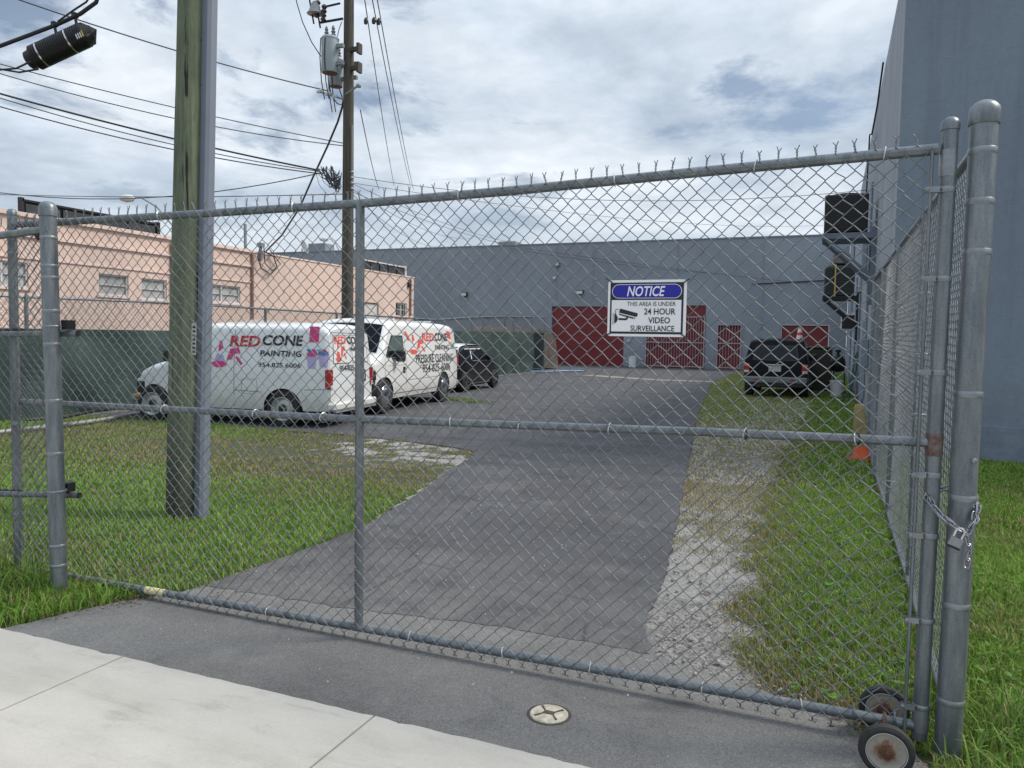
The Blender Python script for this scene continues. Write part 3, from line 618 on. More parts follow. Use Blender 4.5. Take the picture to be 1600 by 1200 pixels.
build(MB().bbox(XP-.002, XP+.12, 34.35, 34.5, 4.15, 4.4, .01), 'wall_lamp', TRIMB, Bp)
# drip loops of the service drop at the pink corner
build(MB().tube([(XP+.1, 23.3, 4.9), (XP+.15, 23.1, 4.5), (XP+.15, 23.3, 4.1), (XP+.15, 23.8, 3.9), (XP+.15, 24.2, 4.2), (XP+.15, 24.0, 4.6), (XP+.12, 23.5, 4.75)], .025, 6), 'drip_loop', CABLE, Bp, True)
build(MB().tube([(XP+.1, 23.5, 4.9), (XP+.15, 23.5, 4.3), (XP+.15, 23.9, 4.05), (XP+.15, 24.4, 4.35), (XP+.12, 23.8, 4.85)], .02, 6), 'drip_loop', CABLE, Bp, True)
build(MB().tube([(XP+.05, 23.4, 4.4), (XP+.05, 23.4, 5.0)], .05, 8).box(XP-.05, XP+.15, 23.3, 23.5, 4.9, 5.05), 'service_mast', BUMPG, Bp)
def roof_screen(lab, y0, y1, x, z0, z1, n, white=False):
    r = thing('roof_screen', lab, 'roof screen', (x, (y0+y1)/2, z0))
    build(MB().box(x-.06, x-.02, y0, y1, z0, z1), 'backing', TRIMB, r)
    for i in range(n):
        a = y0+(y1-y0)*i/n; build(MB().bbox(x-.018, x+.05, a+.05, a+(y1-y0)/n-.05, z0+.02, z1-.06, .01), 'panel', mat('dark_grey_panel', (.035, .04, .045), .6, .1, .3, 3), r)
    build(MB().box(x-.05, x+.07, y0-.05, y1+.05, z1, z1+.06), 'rail', WINF if white else BLACKMETAL, r)
    for y in (y0, y1): build(MB().box(x-.05, x+.07, y-.12 if y == y0 else y+.002, y-.002 if y == y0 else y+.14, z0, z1+.1), 'post', WINF if white and y == y1 else BLACKMETAL, r)
roof_screen('black panelled roof screen on the near end of the pink building', 15.6, 20.4, -22.0, 4.4, 5.38, 4)
roof_screen('short dark roof screen at the far end of the pink building', 30.6, 34.6, -20.35, 4.66, 5.15, 5, True)
dish = thing('satellite_dish', 'small grey satellite dish seen above the pink roof', 'satellite dish', (-21, 27.2, 4.6))
build(MB().tube([(-21, 27.2, 4.3), (-21, 27.2, 5.3)], .03, 6), 'mast', BUMPG, dish); build(MB().lathe([(.02, 0), (.2, .03), (.3, .1), (.31, .1), (.2, .045), (.02, .015)], (-20.95, 27.2, 5.35), (1, .3, .4), 18), 'reflector', BUMPG, dish, True)

# ------------------------------------------------------------------ green screened fence along the left side
XF = -13.5
gf = T('green_windscreen_fabric', .75); gf.color(gf.ramp(gf.noise(.8, 6, .6, (1, 1, 2)), [(.3, (.014, .034, .030)), (.55, (.028, .055, .048)), (.75, (.055, .088, .075))])); gf.bump(gf.noise(3, 6, .7), .4, .05)
fl = thing('screened_fence', 'long chain link fence covered in dark green privacy screen along the left of the yard', 'fence', (XF, 20, 0))
def ztop(y): return float(np.interp(y, [2, 9, 13, 27, 29, 35.2], [2.16, 2.2, 2.27, 2.27, 2.55, 2.7]))
def zscr(y): return float(np.interp(y, [2, 13, 27, 35.2], [1.6, 1.66, 1.88, 1.93]))
ys = [3, 6, 9.6, 12.95, 16, 19.1, 22.2, 25.3, 28.4, 31.8, 35.2]
for y in ys: build(MB().tube([(XF, y, -.05), (XF, y, ztop(y)+.03)], .035 if y not in (12.95, 35.2) else .05, 8), 'post', GALV, fl, True)
build(MB().tube([(XF, y, ztop(y)) for y in ys], .024, 8), 'top_rail', GALV, fl, True)
Pg = []; mb = MB(); ny_, nz_ = 330, 14
for i in range(ny_):
    y = 2.5+(35.2-2.5)*i/(ny_-1)
    for k in range(nz_):
        t = k/(nz_-1); z = .04+(zscr(y)-.04)*t; billow = .10*math.sin(y*1.9)*math.sin(t*3.1)+.06*math.sin(y*4.7+t*4)*(1-t)+.04*math.sin(y*.7+t*2.5)
        Pg.append((XF+.07+abs(billow)*.9, y, z))
Fg = [(i*nz_+k, (i+1)*nz_+k, (i+1)*nz_+k+1, i*nz_+k+1) for i in range(ny_-1) for k in range(nz_-1)]
build(MB().add(Pg, Fg), 'privacy_screen', gf.m, fl, True, recalc=False)
chain_mesh('chain_link_mesh', (XF-.03, 2.5, 0), (0, 1, 0), 32.6, 1.45, 2.2, .045, .0035, 3, WIRE_OLD, fl, barbs=False, zfn=lambda s, z: np.interp(s+2.5, [2, 9, 13, 27, 29, 35.2], [-.04, 0, .07, .07, .35, .5])*np.clip((z-1.4)/.8, 0, 1))
cf_ = thing('yard_corner_fence', 'short chain link return fence with thin posts left of the first red garage door', 'fence', (-15.5, 36, 0))
for x in (-13.2, -14.9, -16.6): build(MB().tube([(x, 36.2, 0), (x, 36.2, 2.75)], .035, 8), 'post', GALV, cf_, True)
build(MB().tube([(-13.2, 36.2, 2.7), (-16.6, 36.2, 2.7)], .024, 8), 'rail', GALV, cf_, True)
build(MB().tube([(-13.2, 36.2, .15), (-16.6, 36.2, .15)], .024, 8), 'rail', GALV, cf_, True)
chain_mesh('chain_link_mesh', (-16.6, 36.23, 0), (1, 0, 0), 3.4, .1, 2.7, .05, .004, 3, WIRE_OLD, cf_, barbs=False)
build(MB().box(-16.55, -13.25, 36.27, 36.29, .1, 1.95), 'privacy_screen', gf.m, cf_)
# things seen between fence and warehouse
mb = MB()
for i in range(14):
    a = i/13; mb.v.append((-18.2, 37.5+a*4, 1.95+.3*math.sin(a*math.pi)+.08*math.sin(a*17))); mb.v.append((-14.4, 37.3+a*4, 1.85+.3*math.sin(a*math.pi+.3)+.06*math.sin(a*23))); mb.v.append((-14.2, 37.3+a*4, .1)); mb.v.append((-18.3, 37.5+a*4, .1))
mb.f = [(i*4+k, (i+1)*4+k, (i+1)*4+k+1, i*4+k+1) for i in range(13) for k in range(3)]+[(3, 2, 1, 0), (52, 53, 54, 55)]
one(mb, 'covered_stack', mat('brown_tarpaulin', (.075, .058, .048), .85, 0, .4, 2, .5, 5), 'brown tarpaulin covered stack showing over the far end of the green screen', 'covered stack', smooth=True)

# ------------------------------------------------------------------ the sliding gate (plane Y=3.4)
YG = 3.40; X0, X1 = -4.90, .385
gt = thing('sliding_gate', 'wide galvanised chain link gate on small wheels closing the driveway', 'gate', ((X0+X1)/2, YG, 0))
def gp_(pts): return [tuple(PY(x, y, YG)) for x, y in pts]
topP = gp_([(22, 351), (95, 347), (330, 333), (563, 318), (800, 298), (1100, 268), (1300, 249), (1466, 233)])
midP = [(p[0], YG, p[2]) for p in gp_([(22, 627), (330, 643), (560, 655), (800, 664), (1100, 675), (1300, 684), (1450, 691)])]
def ltop(x): return float(np.interp(x, [p[0] for p in topP], [p[2] for p in topP]))
def lbot(x): return .038+(x-X0)*.0092
build(MB().tube(topP, .0225, 12), 'top_rail', GALV, gt, True)
build(MB().tube([(midP[0][0], YG, midP[0][2])]+midP[1:], .0195, 12), 'middle_rail', GALV, gt, True)
xb = np.linspace(X0, X1, 14); build(MB().tube([(x, YG, lbot(x)) for x in xb], .0215, 12), 'bottom_rail', GALV, gt, True)
tape = MB().tube([(x, YG, lbot(x)) for x in (PY(229, 929, YG).x, PY(258, 935, YG).x)], .0225, 12); build(tape, 'tape', mat('pale_yellow_tape', (.62, .56, .30), .6, 0, .15, 30), gt)
build(MB().tube([(-2.255, YG, lbot(-2.25)), (-2.262, YG, ltop(-2.26))], .0235, 12), 'upright', GALV, gt, True)
build(MB().tube([(X0, YG, .02), (X0, YG, 2.34)], .028, 12).lathe([(.031, 0), (.031, .02), (.022, .035), (.004, .042)], (X0, YG, 2.34), n=12), 'upright', GALV, gt, True)
build(MB().tube([(X1, YG, .035), (X1+.004, YG, 2.425)], .029, 14).lathe([(.033, 0), (.034, .022), (.028, .038), (.015, .048), (.003, .051)], (X1+.004, YG, 2.425), n=16), 'upright', GALV, gt, True)
WELD = mat('rust_stained_galvanising', (.17, .155, .15), .6, .3, .1, 30, .2, 60, var2=(.11, .05, .03))
for (z, s_) in ((2.30, .05), (1.22, .045), (.12, .05)): build(MB().lathe([(.0300, -s_), (.0312, -s_*.6), (.0312, s_*.6), (.0300, s_)], (X1+.002, YG, z), n=14), 'weld_patch', WELD if z > 1.1 and z < 1.3 else BAND, gt, True)
build(MB().tube([(X1-.056, YG-.024, .07), (X1-.056, YG-.024, ltop(X1)-.01)], .007, 6), 'tension_bar', GALV, gt)
build(MB().tube([(X0+.056, YG-.024, .07), (X0+.056, YG-.024, ltop(X0)-.01)], .007, 6), 'tension_bar', GALV, gt)
for z in (.17, .52, .86, 1.10, 1.50, 1.86, 2.20):
    b = MB(); b.lathe([(.0315, -.011), (.033, -.009), (.033, .009), (.0315, .011)], (X1+.002, YG, z), n=18); b.box(X1-.075, X1-.024, YG-.0335, YG-.030, z-.011, z+.011); b.box(X1-.075, X1-.024, YG-.016, YG-.013, z-.0105, z+.0105)
    o = build(b, 'brace_band', BAND, gt, True); build(MB().lathe([(.009, 0), (.008, .006), (.003, .008)], (X1-.067, YG-.0336, z), (0, -1, 0), 10), 'bolt', BAND, o)
for z in (.4, 1.0, 1.6, 2.1):
    build(MB().lathe([(.0305, -.010), (.032, -.008), (.032, .008), (.0305, .010)], (X0, YG, z), n=14).box(X0+.02, X0+.07, YG-.034, YG-.031, z-.01, z+.01), 'brace_band', BAND, gt, True)
g = random.Random(4)
def tie(x, z, r, par):
    build(MB().torus((x, YG-.003, z), (1, g.uniform(-.3, .3), g.uniform(-.2, .2)), r+.006, .0026, 14, 5), 'wire_tie', mat_tie, par, True)
mat_tie = mat('bright_tie_wire', (.62, .64, .65), .35, .5, .1)
for px in (258, 400, 506, 705, 812, 953, 1165, 1338): p = PY(px, 0, YG); x = PY(px, 660, YG).x; tie(x, float(np.interp(x, [q[0] for q in midP], [q[2] for q in midP])), .0195, gt)
for px in (786, 922, 1100, 1255, 640, 420): x = PY(px, 1040, YG).x; tie(x, lbot(x), .0215, gt)
for px in (1380, 1180, 960, 720, 460, 250): x = PY(px, 280, YG).x; tie(x, ltop(x), .0225, gt)
for px in (1165, 1341): x = PY(px, 680, YG).x; build(MB().torus((x, YG, float(np.interp(x, [q[0] for q in midP], [q[2] for q in midP]))), (1, .25, .05), .0235, .0032, 14, 5), 'cable_tie', TRIMB, gt, True)
def gz(s, z):
    x = X0+.05+s; t = np.clip(z/2.3, 0, 1)
    lo = .038+(x-X0)*.0092; hi = np.interp(x, [p[0] for p in topP], [p[2] for p in topP])+.019
    return lo-.03+(hi-lo+.03)*t-np.clip(z, 0, 2.3)
chain_mesh('chain_link_mesh', (X0+.05, YG-.0275, 0), (1, 0, 0), X1-X0-.10, 0, 2.3, .0361, .00215, 6, WIRE, gt, zfn=gz, weave=.0026, sag=.010)
# wheels
TYRE = RUBBER; RIMM = T('rusty_cream_rim', .6)
_q = RIMM.noise(35, 6, .7); _sx = RIMM.t.nodes.new('ShaderNodeVectorMath'); _sx.operation = 'MULTIPLY'; _sx.inputs[1].default_value = (1, 0, 1); RIMM.t.links.new(RIMM.tc.outputs['Object'], _sx.inputs[0])
_ln = RIMM.t.nodes.new('ShaderNodeVectorMath'); _ln.operation = 'LENGTH'; RIMM.t.links.new(_sx.outputs[0], _ln.inputs[0])
_ad = RIMM.t.nodes.new('ShaderNodeMath'); _ad.operation = 'ADD'; RIMM.t.links.new(RIMM.mr(_ln.outputs['Value'], .015, .06, 0, 1), _ad.inputs[0]); RIMM.t.links.new(RIMM.mr(_q, .3, .7, -.35, .35), _ad.inputs[1])
RIMM.color(RIMM.ramp(_ad.outputs[0], [(.08, (.10, .035, .02)), (.35, (.20, .11, .07)), (.55, (.27, .23, .18)), (.9, (.32, .30, .26))]))
def gate_wheel(c, lab):
    w = thing('gate_wheel', lab, 'wheel', c, group='wheels carrying the sliding gate'); c = Vector(c)
    build(MB().lathe([(.068, -.020), (.084, -.022), (.094, -.016), (.0975, 0), (.094, .016), (.084, .022), (.068, .020)], c, (0, 1, 0), 40, 4), 'tyre', TYRE, w, True)
    build(MB().lathe([(.069, -.021), (.071, -.0215), (.073, -.019), (.0725, .019), (.069, .021)], c, (0, 1, 0), 40, 4), 'rim_ring', mat('pale_rim_ring', (.52, .53, .52), .4, .3, .1), w, True)
    rm = build(MB().lathe([(.066, -.006), (.068, -.016), (.060, -.011), (.040, -.010), (.030, -.015), (.018, -.018), (.012, -.019)], c, (0, 1, 0), 32), 'rim', RIMM.m, w, True)
    build(MB().lathe([(.024, -.0185), (.020, -.021), (.010, -.022), (.009, -.030), (.004, -.032)], c, (0, 1, 0), 20), 'hub', RUST, w, True)
    for k in range(6): a = k*math.pi/3+.3; build(MB().lathe([(.0045, -.013), (.004, -.016), (.001, -.0165)], c+Vector((math.cos(a)*.048, 0, math.sin(a)*.048)), (0, 1, 0), 8), 'rivet', RIMM.m, rm)
    return w
p = G(1385, 1172, .099); q = G(1383, 1120, .099)
gate_wheel((p.x, p.y, .099), 'small gate wheel with a rusty cream rim, in front of the bottom rail'); gate_wheel((q.x, 3.475, .099), 'black gate wheel half hidden behind the bottom rail')
ax = MB().tube([(p.x, p.y, .099), (q.x, 3.475, .099)], .009, 8); build(ax, 'axle', RUST, gt)
for dx in (-.075, .075): build(MB().torus((p.x+dx-.03, YG, lbot(p.x)+.012), (1, 0, 0), .029, .005, 18, 6, 1.0), 'u_bolt', GALV, gt, True)

# --- notice sign wired on the gate
ys_ = 3.352
sg = thing('notice_sign', 'blue, black and white video surveillance notice wired on the gate', 'sign', (-.753, ys_, 1.745))
sx0, sx1, sz0, sz1 = -.926, -.580, 1.622, 1.869
def rrect(x0, x1, y0, y1, r, n=6):
    pts = []
    for cx, cy, a0 in ((x1-r, y1-r, 0), (x0+r, y1-r, 90), (x0+r, y0+r, 180), (x1-r, y0+r, 270)): pts += [(cx+r*math.cos(R(a0+90*k/n)), cy+r*math.sin(R(a0+90*k/n))) for k in range(n+1)]
    return pts
mb = MB().prism(rrect(sx0, sx1, sz0, sz1, .012), lambda x, z: (x, ys_, z), lambda x, z: (x, ys_+.003, z)); build(mb, 'board', P_WHITE, sg)
def layer(k): return lambda u, v: (sx0+(sx1-sx0)*u, ys_-.0008*k, sz1-(sz1-sz0)*v)
def spoly(poly, k, m, nm='print'): return put_poly([p for p in poly], layer(k), m, sg, nm, local=False)
def sq(u0, u1, v0, v1, k, m, r=.02): return put_poly([( (a), (b)) for a, b in rrect(u0, u1, v0, v1, r)], layer(k), m, sg, 'print', local=False)
sq(.030, .965, .045, .955, 1, P_BLACK, .018); sq(.052, .940, .355, .915, 2, P_WHITE, .003)
def oval(u0, u1, v0, v1, k, m):
    rv = (v1-v0)/2; ru = rv*(sz1-sz0)/(sx1-sx0); pts = [(u1-ru+ru*math.cos(R(a)), (v0+v1)/2+rv*math.sin(R(a))) for a in range(-90, 91, 10)]+[(u0+ru+ru*math.cos(R(a)), (v0+v1)/2+rv*math.sin(R(a))) for a in range(90, 271, 10)]
    put_poly(pts, layer(k), m, sg, 'print', local=False)
oval(.052, .942, .075, .325, 2, P_WHITE); oval(.060, .934, .085, .315, 3, P_NAVY)
fl_ = lambda k: (lambda u, v: (sx0+(sx1-sx0)*u, ys_-.0008*k, sz0+(sz1-sz0)*v))
put_text('NOTICE', .25, .735, 1-.290, 1-.110, fl_(4), P_WHITE, sg, .016, .22, local=False)
put_text('THIS AREA IS UNDER', .255, .870, 1-.460, 1-.385, fl_(4), P_BLACK, sg, .0, local=False)
put_text('24 HOUR', .475, .870, 1-.612, 1-.502, fl_(4), P_BLACK, sg, .012, local=False)
put_text('VIDEO', .530, .805, 1-.765, 1-.658, fl_(4), P_BLACK, sg, .012, local=False)
put_text('SURVEILLANCE', .305, .860, 1-.905, 1-.805, fl_(4), P_BLACK, sg, .010, local=False)
for poly in ([(.165, .505), (.395, .590), (.390, .640), (.375, .655), (.150, .580)], [(.150, .595), (.345, .665), (.335, .690), (.150, .618)], [(.145, .675), (.235, .680), (.255, .655), (.230, .645), (.24, .625), (.265, .64), (.270, .690), (.245, .715), (.145, .712)],
             [(.070, .585), (.078, .585), (.078, .795), (.070, .795)], [(.09, .60), (.11, .60), (.132, .65), (.137, .695), (.125, .74), (.10, .77), (.09, .77)], [(.35, .662), (.362, .665), (.36, .69), (.345, .69)]): spoly(poly, 3, P_BLACK)
build(MB().tube([layer(4)(u, v) for u, v in ((.145, .53), (.12, .515), (.098, .54), (.102, .575), (.112, .60))], .0012, 5), 'print', P_BLACK, sg)
for u, v, a in ((.02, .01, 1), (.99, .03, -1), (.02, .965, -1), (.985, .985, 1)):
    c = layer(3)(u, v); build(MB().tube([(c[0]-.018, c[1], c[2]+.012*a), (c[0], c[1]-.003, c[2]), (c[0]+.014, c[1]+.004, c[2]-.010*a), (c[0]+.01, c[1]+.02, c[2]-.012*a)], .0026, 6), 'cable_tie', TRIMB, sg)

# ------------------------------------------------------------------ left fixed fence with its post and guide pipes
fpost0 = Vector((-4.285, 3.225, -.1)); fpost1 = Vector((-4.392, 3.27, 2.31))
lf = thing('left_fence', 'short galvanised fence at the left edge with a thick round post by the gate', 'fence', (fpost0.x, fpost0.y, 0))
po = build(MB().tube([fpost0, fpost1], .047, 20), 'post', GALV, lf, True)
d_ = (fpost1-fpost0).normalized()
build(MB().lathe([(.052, -.02), (.052, .03), (.045, .05), (.028, .066), (.004, .072)], fpost1, d_, 20), 'post_cap', GALV, lf, True)
def pat(z): return fpost0+(fpost1-fpost0)*((z+.1)/2.41)
for z in (2.16, 1.99, 1.92, 1.52, 1.18, 1.72, .86, .30, .18): build(MB().lathe([(.0478, -.010), (.0492, -.008), (.0492, .008), (.0478, .010)], pat(z), d_, 20), 'band', BAND, lf, True)
a0, a1 = PY(0, 368, 3.25), PY(78, 358, 3.25); dirv = (a1-a0)
build(MB().tube([a0-dirv*3, a1], .023, 10), 'top_rail', GALV, lf, True)
build(MB().tube([PY(72, 362, 3.26), PY(60, 368, 3.27)], .028, 8), 'rail_end', BLACKMETAL, lf)
for (px0, py0, px1, py1, k) in ((-200, 524, 122, 521, 0), (-200, 768, 124, 774, 1)):
    a, b = PY(px0, py0, 3.32), PY(px1, py1, 3.32); build(MB().tube([a, b], .0185, 12, False).tube([a+Vector((0, 0, 0)), b-Vector((.004, 0, 0))], .0135, 12), 'guide_pipe', GALV, lf, True)
    build(MB().tube([b-Vector((.012, 0, 0)), b+Vector((.0015, 0, 0))], .0145, 10), 'pipe_bore', TRIMB, lf)
    c = PY(106, py1-13, 3.32); build(MB().box(c.x-.02, c.x+.035, 3.29, 3.345, c.z-.026, c.z+.030), 'roller_bracket', BLACKMETAL, lf); build(MB().lathe([(.049, -.006), (.051, 0), (.049, .006)], pat(c.z-.01), d_, 18).tube([pat(c.z-.01)+Vector((.04, .03, 0)), Vector((c.x, 3.32, c.z))], .006, 6), 'clamp', BAND, lf)
    a, b = PY(-60, py0-6, 3.37), PY(34, py1-5, 3.37); build(MB().tube([a, b], .014, 8), 'guide_bar', BLACKMETAL, lf)
build(MB().tube([PY(64, 362, 3.29), PY(72, 530, 3.29)], .006, 6), 'tension_bar', RUST, lf)
lf_l = PY(-120, 600, 3.30).x
chain_mesh('chain_link_mesh', (-6.6, 3.285, 0), (1, 0, 0), 2.20, 0.12, 2.24, .0361, .0021, 5, WIRE_OLD, lf, weave=.0026, sag=.01, seed=5, zslope=.012)
build(MB().tube([(-7, 3.28, .06), (-4.98, 3.28, .05)], .021, 8), 'bottom_rail', GALV, lf, True)

# ------------------------------------------------------------------ right side fence with the big latch post
rf = thing('side_fence', 'galvanised chain link fence running from the big latch post back along the grey building', 'fence', (.50, 3.40, 0))
b0 = Vector((.482, 3.38, -.1)); b1 = Vector((.503, 3.42, 2.47)); d_ = (b1-b0).normalized()
build(MB().tube([b0, b1], .0485, 28), 'post', GALV, rf, True)
build(MB().lathe([(.0525, -.03), (.0545, -.026), (.0540, .005), (.0545, .009), (.054, .018), (.050, .036), (.036, .052), (.018, .061), (.003, .063)], b1, d_, 28), 'post_cap', GALV, rf, True)
for z in (2.34, 2.15, 1.96, 1.42, 1.02, .60, .22): c = b0+(b1-b0)*((z+.1)/2.57); build(MB().lathe([(.0490, -.012), (.0503, -.010), (.0503, .010), (.0490, .012)], c, d_, 28), 'band', BAND, rf, True)
c = b0+(b1-b0)*((1.17+.1)/2.57); build(MB().lathe([(.012, 0), (.011, .007), (.004, .010)], c+Vector((.024, -.042, 0)), (.5, -.85, 0), 12), 'bolt', BAND, rf)
XR = .55
def rtop(y): return float(np.interp(y, [3.4, 5.04, 11.1, 12.5], [2.42, 2.475, 2.545, 2.56]))
build(MB().tube([(XR-.02, 3.46, rtop(3.46))]+[(XR, y, rtop(y)) for y in (5, 8, 11, 12.5)], .022, 10), 'top_rail', GALV, rf, True)
build(MB().tube([(XR-.03, 3.5, .045), (XR-.02, 5, .05), (XR, 8, .05), (XR+.03, 12.5, .05)], .02, 10), 'bottom_rail', GALV, rf, True)
for y in (5.75, 7.9, 10.2, 12.4):
    build(MB().tube([(XR, y, -.05), (XR, y, rtop(y)-.03)], .03, 12).lathe([(.036, 0), (.034, .03), (.03, .05)], (XR, y, rtop(y)-.05), n=12), 'post', GALV, rf, True)
    for z in (.35, .75, 1.15, 1.55, 1.95): build(MB().torus((XR+.008, y, z), (0, .1, 1), .039, .0026, 14, 4), 'wire_tie', mat_tie, rf, True)
build(MB().tube([(XR-.02, 3.53, .1), (XR-.02, 3.53, 2.35)], .006, 6), 'tension_bar', GALV, rf)
chain_mesh('chain_link_mesh', (XR-.032, 3.50, 0), (.0068, 1, 0), 8.95, .05, 2.42, .0361, .0013, 4, WIRE, rf, weave=.0026, sag=.012, seed=9, barbs=False, zfn=lambda s, z: np.interp(s+3.5, [3.4, 5.04, 11.1, 12.5], [0, .05, .12, .14])*z/2.42)

# --- chain and padlock
CHAINM = mat('zinc_chain', (.30, .31, .33), .3, .8, .15, 60)
def link_path(pts, n):
    P = [Vector(p) for p in pts]; L = [0]
    for a, b in zip(P, P[1:]): L.append(L[-1]+(b-a).length)
    out = []
    for i in range(n+1):
        t = L[-1]*i/n; k = max(j for j in range(len(L)) if L[j] <= t+1e-9); k = min(k, len(P)-2); out.append(P[k].lerp(P[k+1], (t-L[k])/(L[k+1]-L[k])))
    return out
ch = thing('lock_chain', 'steel link chain looped round the gate upright and the big latch post', 'chain', (.45, 3.31, 1.0))
def link(a, b, i, par):
    d = (b-a); c = (a+b)/2; t = d.normalized(); L = d.length*.5+.0052; w = .0095
    s = t.cross(Vector((0, 1, 0))).normalized(); u = t.cross(s)
    ang = math.pi/2*(i % 2)+.5; e = s*math.cos(ang)+u*math.sin(ang); pts = []
    for k in range(17):
        q = 2*math.pi*k/16; cx = math.cos(q); sx_ = math.sin(q); pts.append(c+t*(math.copysign(max(0, L-w), cx)*(abs(cx) > .01)+w*cx)+e*w*sx_)
    build(MB().tube(pts, .0036, 7, False), 'link', CHAINM, par, True)
def chain(pts, step=.028):
    L = sum((Vector(b)-Vector(a)).length for a, b in zip(pts, pts[1:])); n = max(2, int(round(L/step))); q = link_path(pts, n)
    for i in range(n): link(q[i], q[i+1], i, ch)
c1 = [PY(1446, 776, 3.375), PY(1456, 790, 3.335), PY(1474, 808, 3.32), PY(1492, 822, 3.305), PY(1510, 838, 3.30), PY(1520, 818, 3.325), PY(1524, 795, 3.36), PY(1521, 772, 3.41), PY(1512, 766, 3.46)]
chain(c1); chain([PY(1452, 779, 3.37), PY(1470, 806, 3.318), PY(1486, 819, 3.306), PY(1504, 830, 3.300), PY(1512, 845, 3.298), PY(1514, 862, 3.298), PY(1510, 886, 3.30)])
chain([PY(1446, 774, 3.38), PY(1452, 768, 3.44), PY(1480, 762, 3.47), PY(1512, 766, 3.47)])
chain([PY(1521, 770, 3.41), PY(1528, 790, 3.38), PY(1526, 812, 3.34), PY(1514, 824, 3.31)])
pc = PY(1498, 838, 3.275); pk = thing('padlock', 'steel padlock hanging from the chain on the big post', 'padlock', pc)
tl = R(-20); def_ = lambda x, z: (pc.x+x*math.cos(tl)-z*math.sin(tl), 3.275, pc.z+x*math.sin(tl)+z*math.cos(tl))
mb = MB(); mb.prism(rrect(-.022, .022, -.050, -.008, .005), lambda x, z: def_(x, z), lambda x, z: (def_(x, z)[0], 3.295, def_(x, z)[2])); build(mb, 'lock_body', mat('brushed_lock_steel', (.28, .30, .33), .4, .7, .1, 60), pk, False)
build(MB().prism(rrect(-.0225, .0225, -.0505, -.042, .002), lambda x, z: (def_(x, z)[0], 3.2735, def_(x, z)[2]), lambda x, z: (def_(x, z)[0], 3.2965, def_(x, z)[2])), 'lock_bumper', BLACKMETAL, pk)
sh = [def_(-.014, -.010)]+[def_(.014*math.cos(R(180-k*20)), .016+.014*math.sin(R(k*20))) for k in range(10)]+[def_(.014, -.010)]
build(MB().tube([(a, 3.285, c) for a, b, c in sh], .0042, 8), 'shackle', CHROME, pk, True)

# ------------------------------------------------------------------ poles
wood = T('weathered_green_pine', .9)
_w = wood.ramp(wood.noise(9, 8, .75, (3.2, 3.2, .12)), [(.25, (.035, .045, .025)), (.42, (.105, .130, .080)), (.6, (.165, .185, .120)), (.78, (.25, .26, .19))])
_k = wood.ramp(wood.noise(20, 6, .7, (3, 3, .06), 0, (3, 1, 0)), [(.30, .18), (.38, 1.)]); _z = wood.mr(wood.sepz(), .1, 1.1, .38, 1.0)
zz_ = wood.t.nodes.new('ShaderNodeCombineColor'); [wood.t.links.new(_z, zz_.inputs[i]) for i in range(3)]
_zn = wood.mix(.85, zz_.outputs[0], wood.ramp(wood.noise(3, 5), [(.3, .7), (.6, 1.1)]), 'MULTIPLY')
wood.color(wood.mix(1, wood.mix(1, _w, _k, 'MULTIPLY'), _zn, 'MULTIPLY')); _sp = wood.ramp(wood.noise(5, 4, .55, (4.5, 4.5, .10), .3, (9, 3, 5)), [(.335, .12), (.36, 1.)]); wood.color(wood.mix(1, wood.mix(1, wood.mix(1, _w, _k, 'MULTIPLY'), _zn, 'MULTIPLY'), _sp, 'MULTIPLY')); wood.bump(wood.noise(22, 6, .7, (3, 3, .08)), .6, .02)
np0 = Vector((-5.14, 5.02, -.2)); tp = AT(300, 0, 6.62); slope = (Vector((tp.x, tp.y, tp.z))-Vector((-5.14, 5.02, 0)))/tp.z
np1 = np0+slope*8.2
pl_ = thing('wooden_pole', 'thick weathered greenish wooden utility pole with a grey riser, near left in the grass', 'utility pole', (-5.14, 5.02, 0))
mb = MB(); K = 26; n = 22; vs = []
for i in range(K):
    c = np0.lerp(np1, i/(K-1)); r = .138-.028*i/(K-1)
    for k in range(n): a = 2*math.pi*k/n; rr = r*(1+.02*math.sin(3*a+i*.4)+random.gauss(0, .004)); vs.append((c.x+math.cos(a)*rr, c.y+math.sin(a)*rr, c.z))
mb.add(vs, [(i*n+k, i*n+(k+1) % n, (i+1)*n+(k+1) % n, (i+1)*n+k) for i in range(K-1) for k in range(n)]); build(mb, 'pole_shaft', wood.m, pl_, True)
CONDM = mat('grey_pvc_riser', (.17, .195, .24), .5, 0, .06, 3)
co = Vector((.150, .060, 0)); mb = MB(); vs = []
for i in range(30):
    c = np0.lerp(np1, i/29); c = c+Vector((.165-.030*i/29, .045, 0))
    for dx, dy in ((-.05, -.052), (.03, -.056), (.052, -.03), (.058, .03), (.03, .06), (-.05, .06)): vs.append((c.x+dx, c.y+dy, c.z))
mb.add(vs, [(i*6+k, i*6+(k+1) % 6, (i+1)*6+(k+1) % 6, (i+1)*6+k) for i in range(29) for k in range(6)]); build(mb, 'cable_riser', CONDM, pl_)
for z in (.55, 1.25, 1.95, 2.65, 3.3, 3.72, 4.1, 4.55): c = np0+slope*(z+.2); build(MB().lathe([(.007, 0), (.006, .004), (.002, .006)], c+Vector((.118, -.014, 0)), (0, -1, 0), 8), 'riser_bolt', BLACKMETAL, pl_)
c = PY(321, 532, 4.98); tb = lambda u, v: (np0.x+slope.x*(v+.2)+.165-.018+.052*u-.01, 4.954+slope.y*(v), v)
z0 = PY(321, 555, 4.98).z; z1 = PY(321, 505, 4.98).z
o = build(MB().add([tb(0, z0), tb(1, z0), tb(1, z1), tb(0, z1)], [(0, 1, 2, 3)]), 'pole_tag', mat('worn_white_tag', (.5, .5, .47), .6, 0, .15, 20), pl_)
tb2 = lambda u, v: (tb(u, v)[0], tb(u, v)[1]-.002, v)
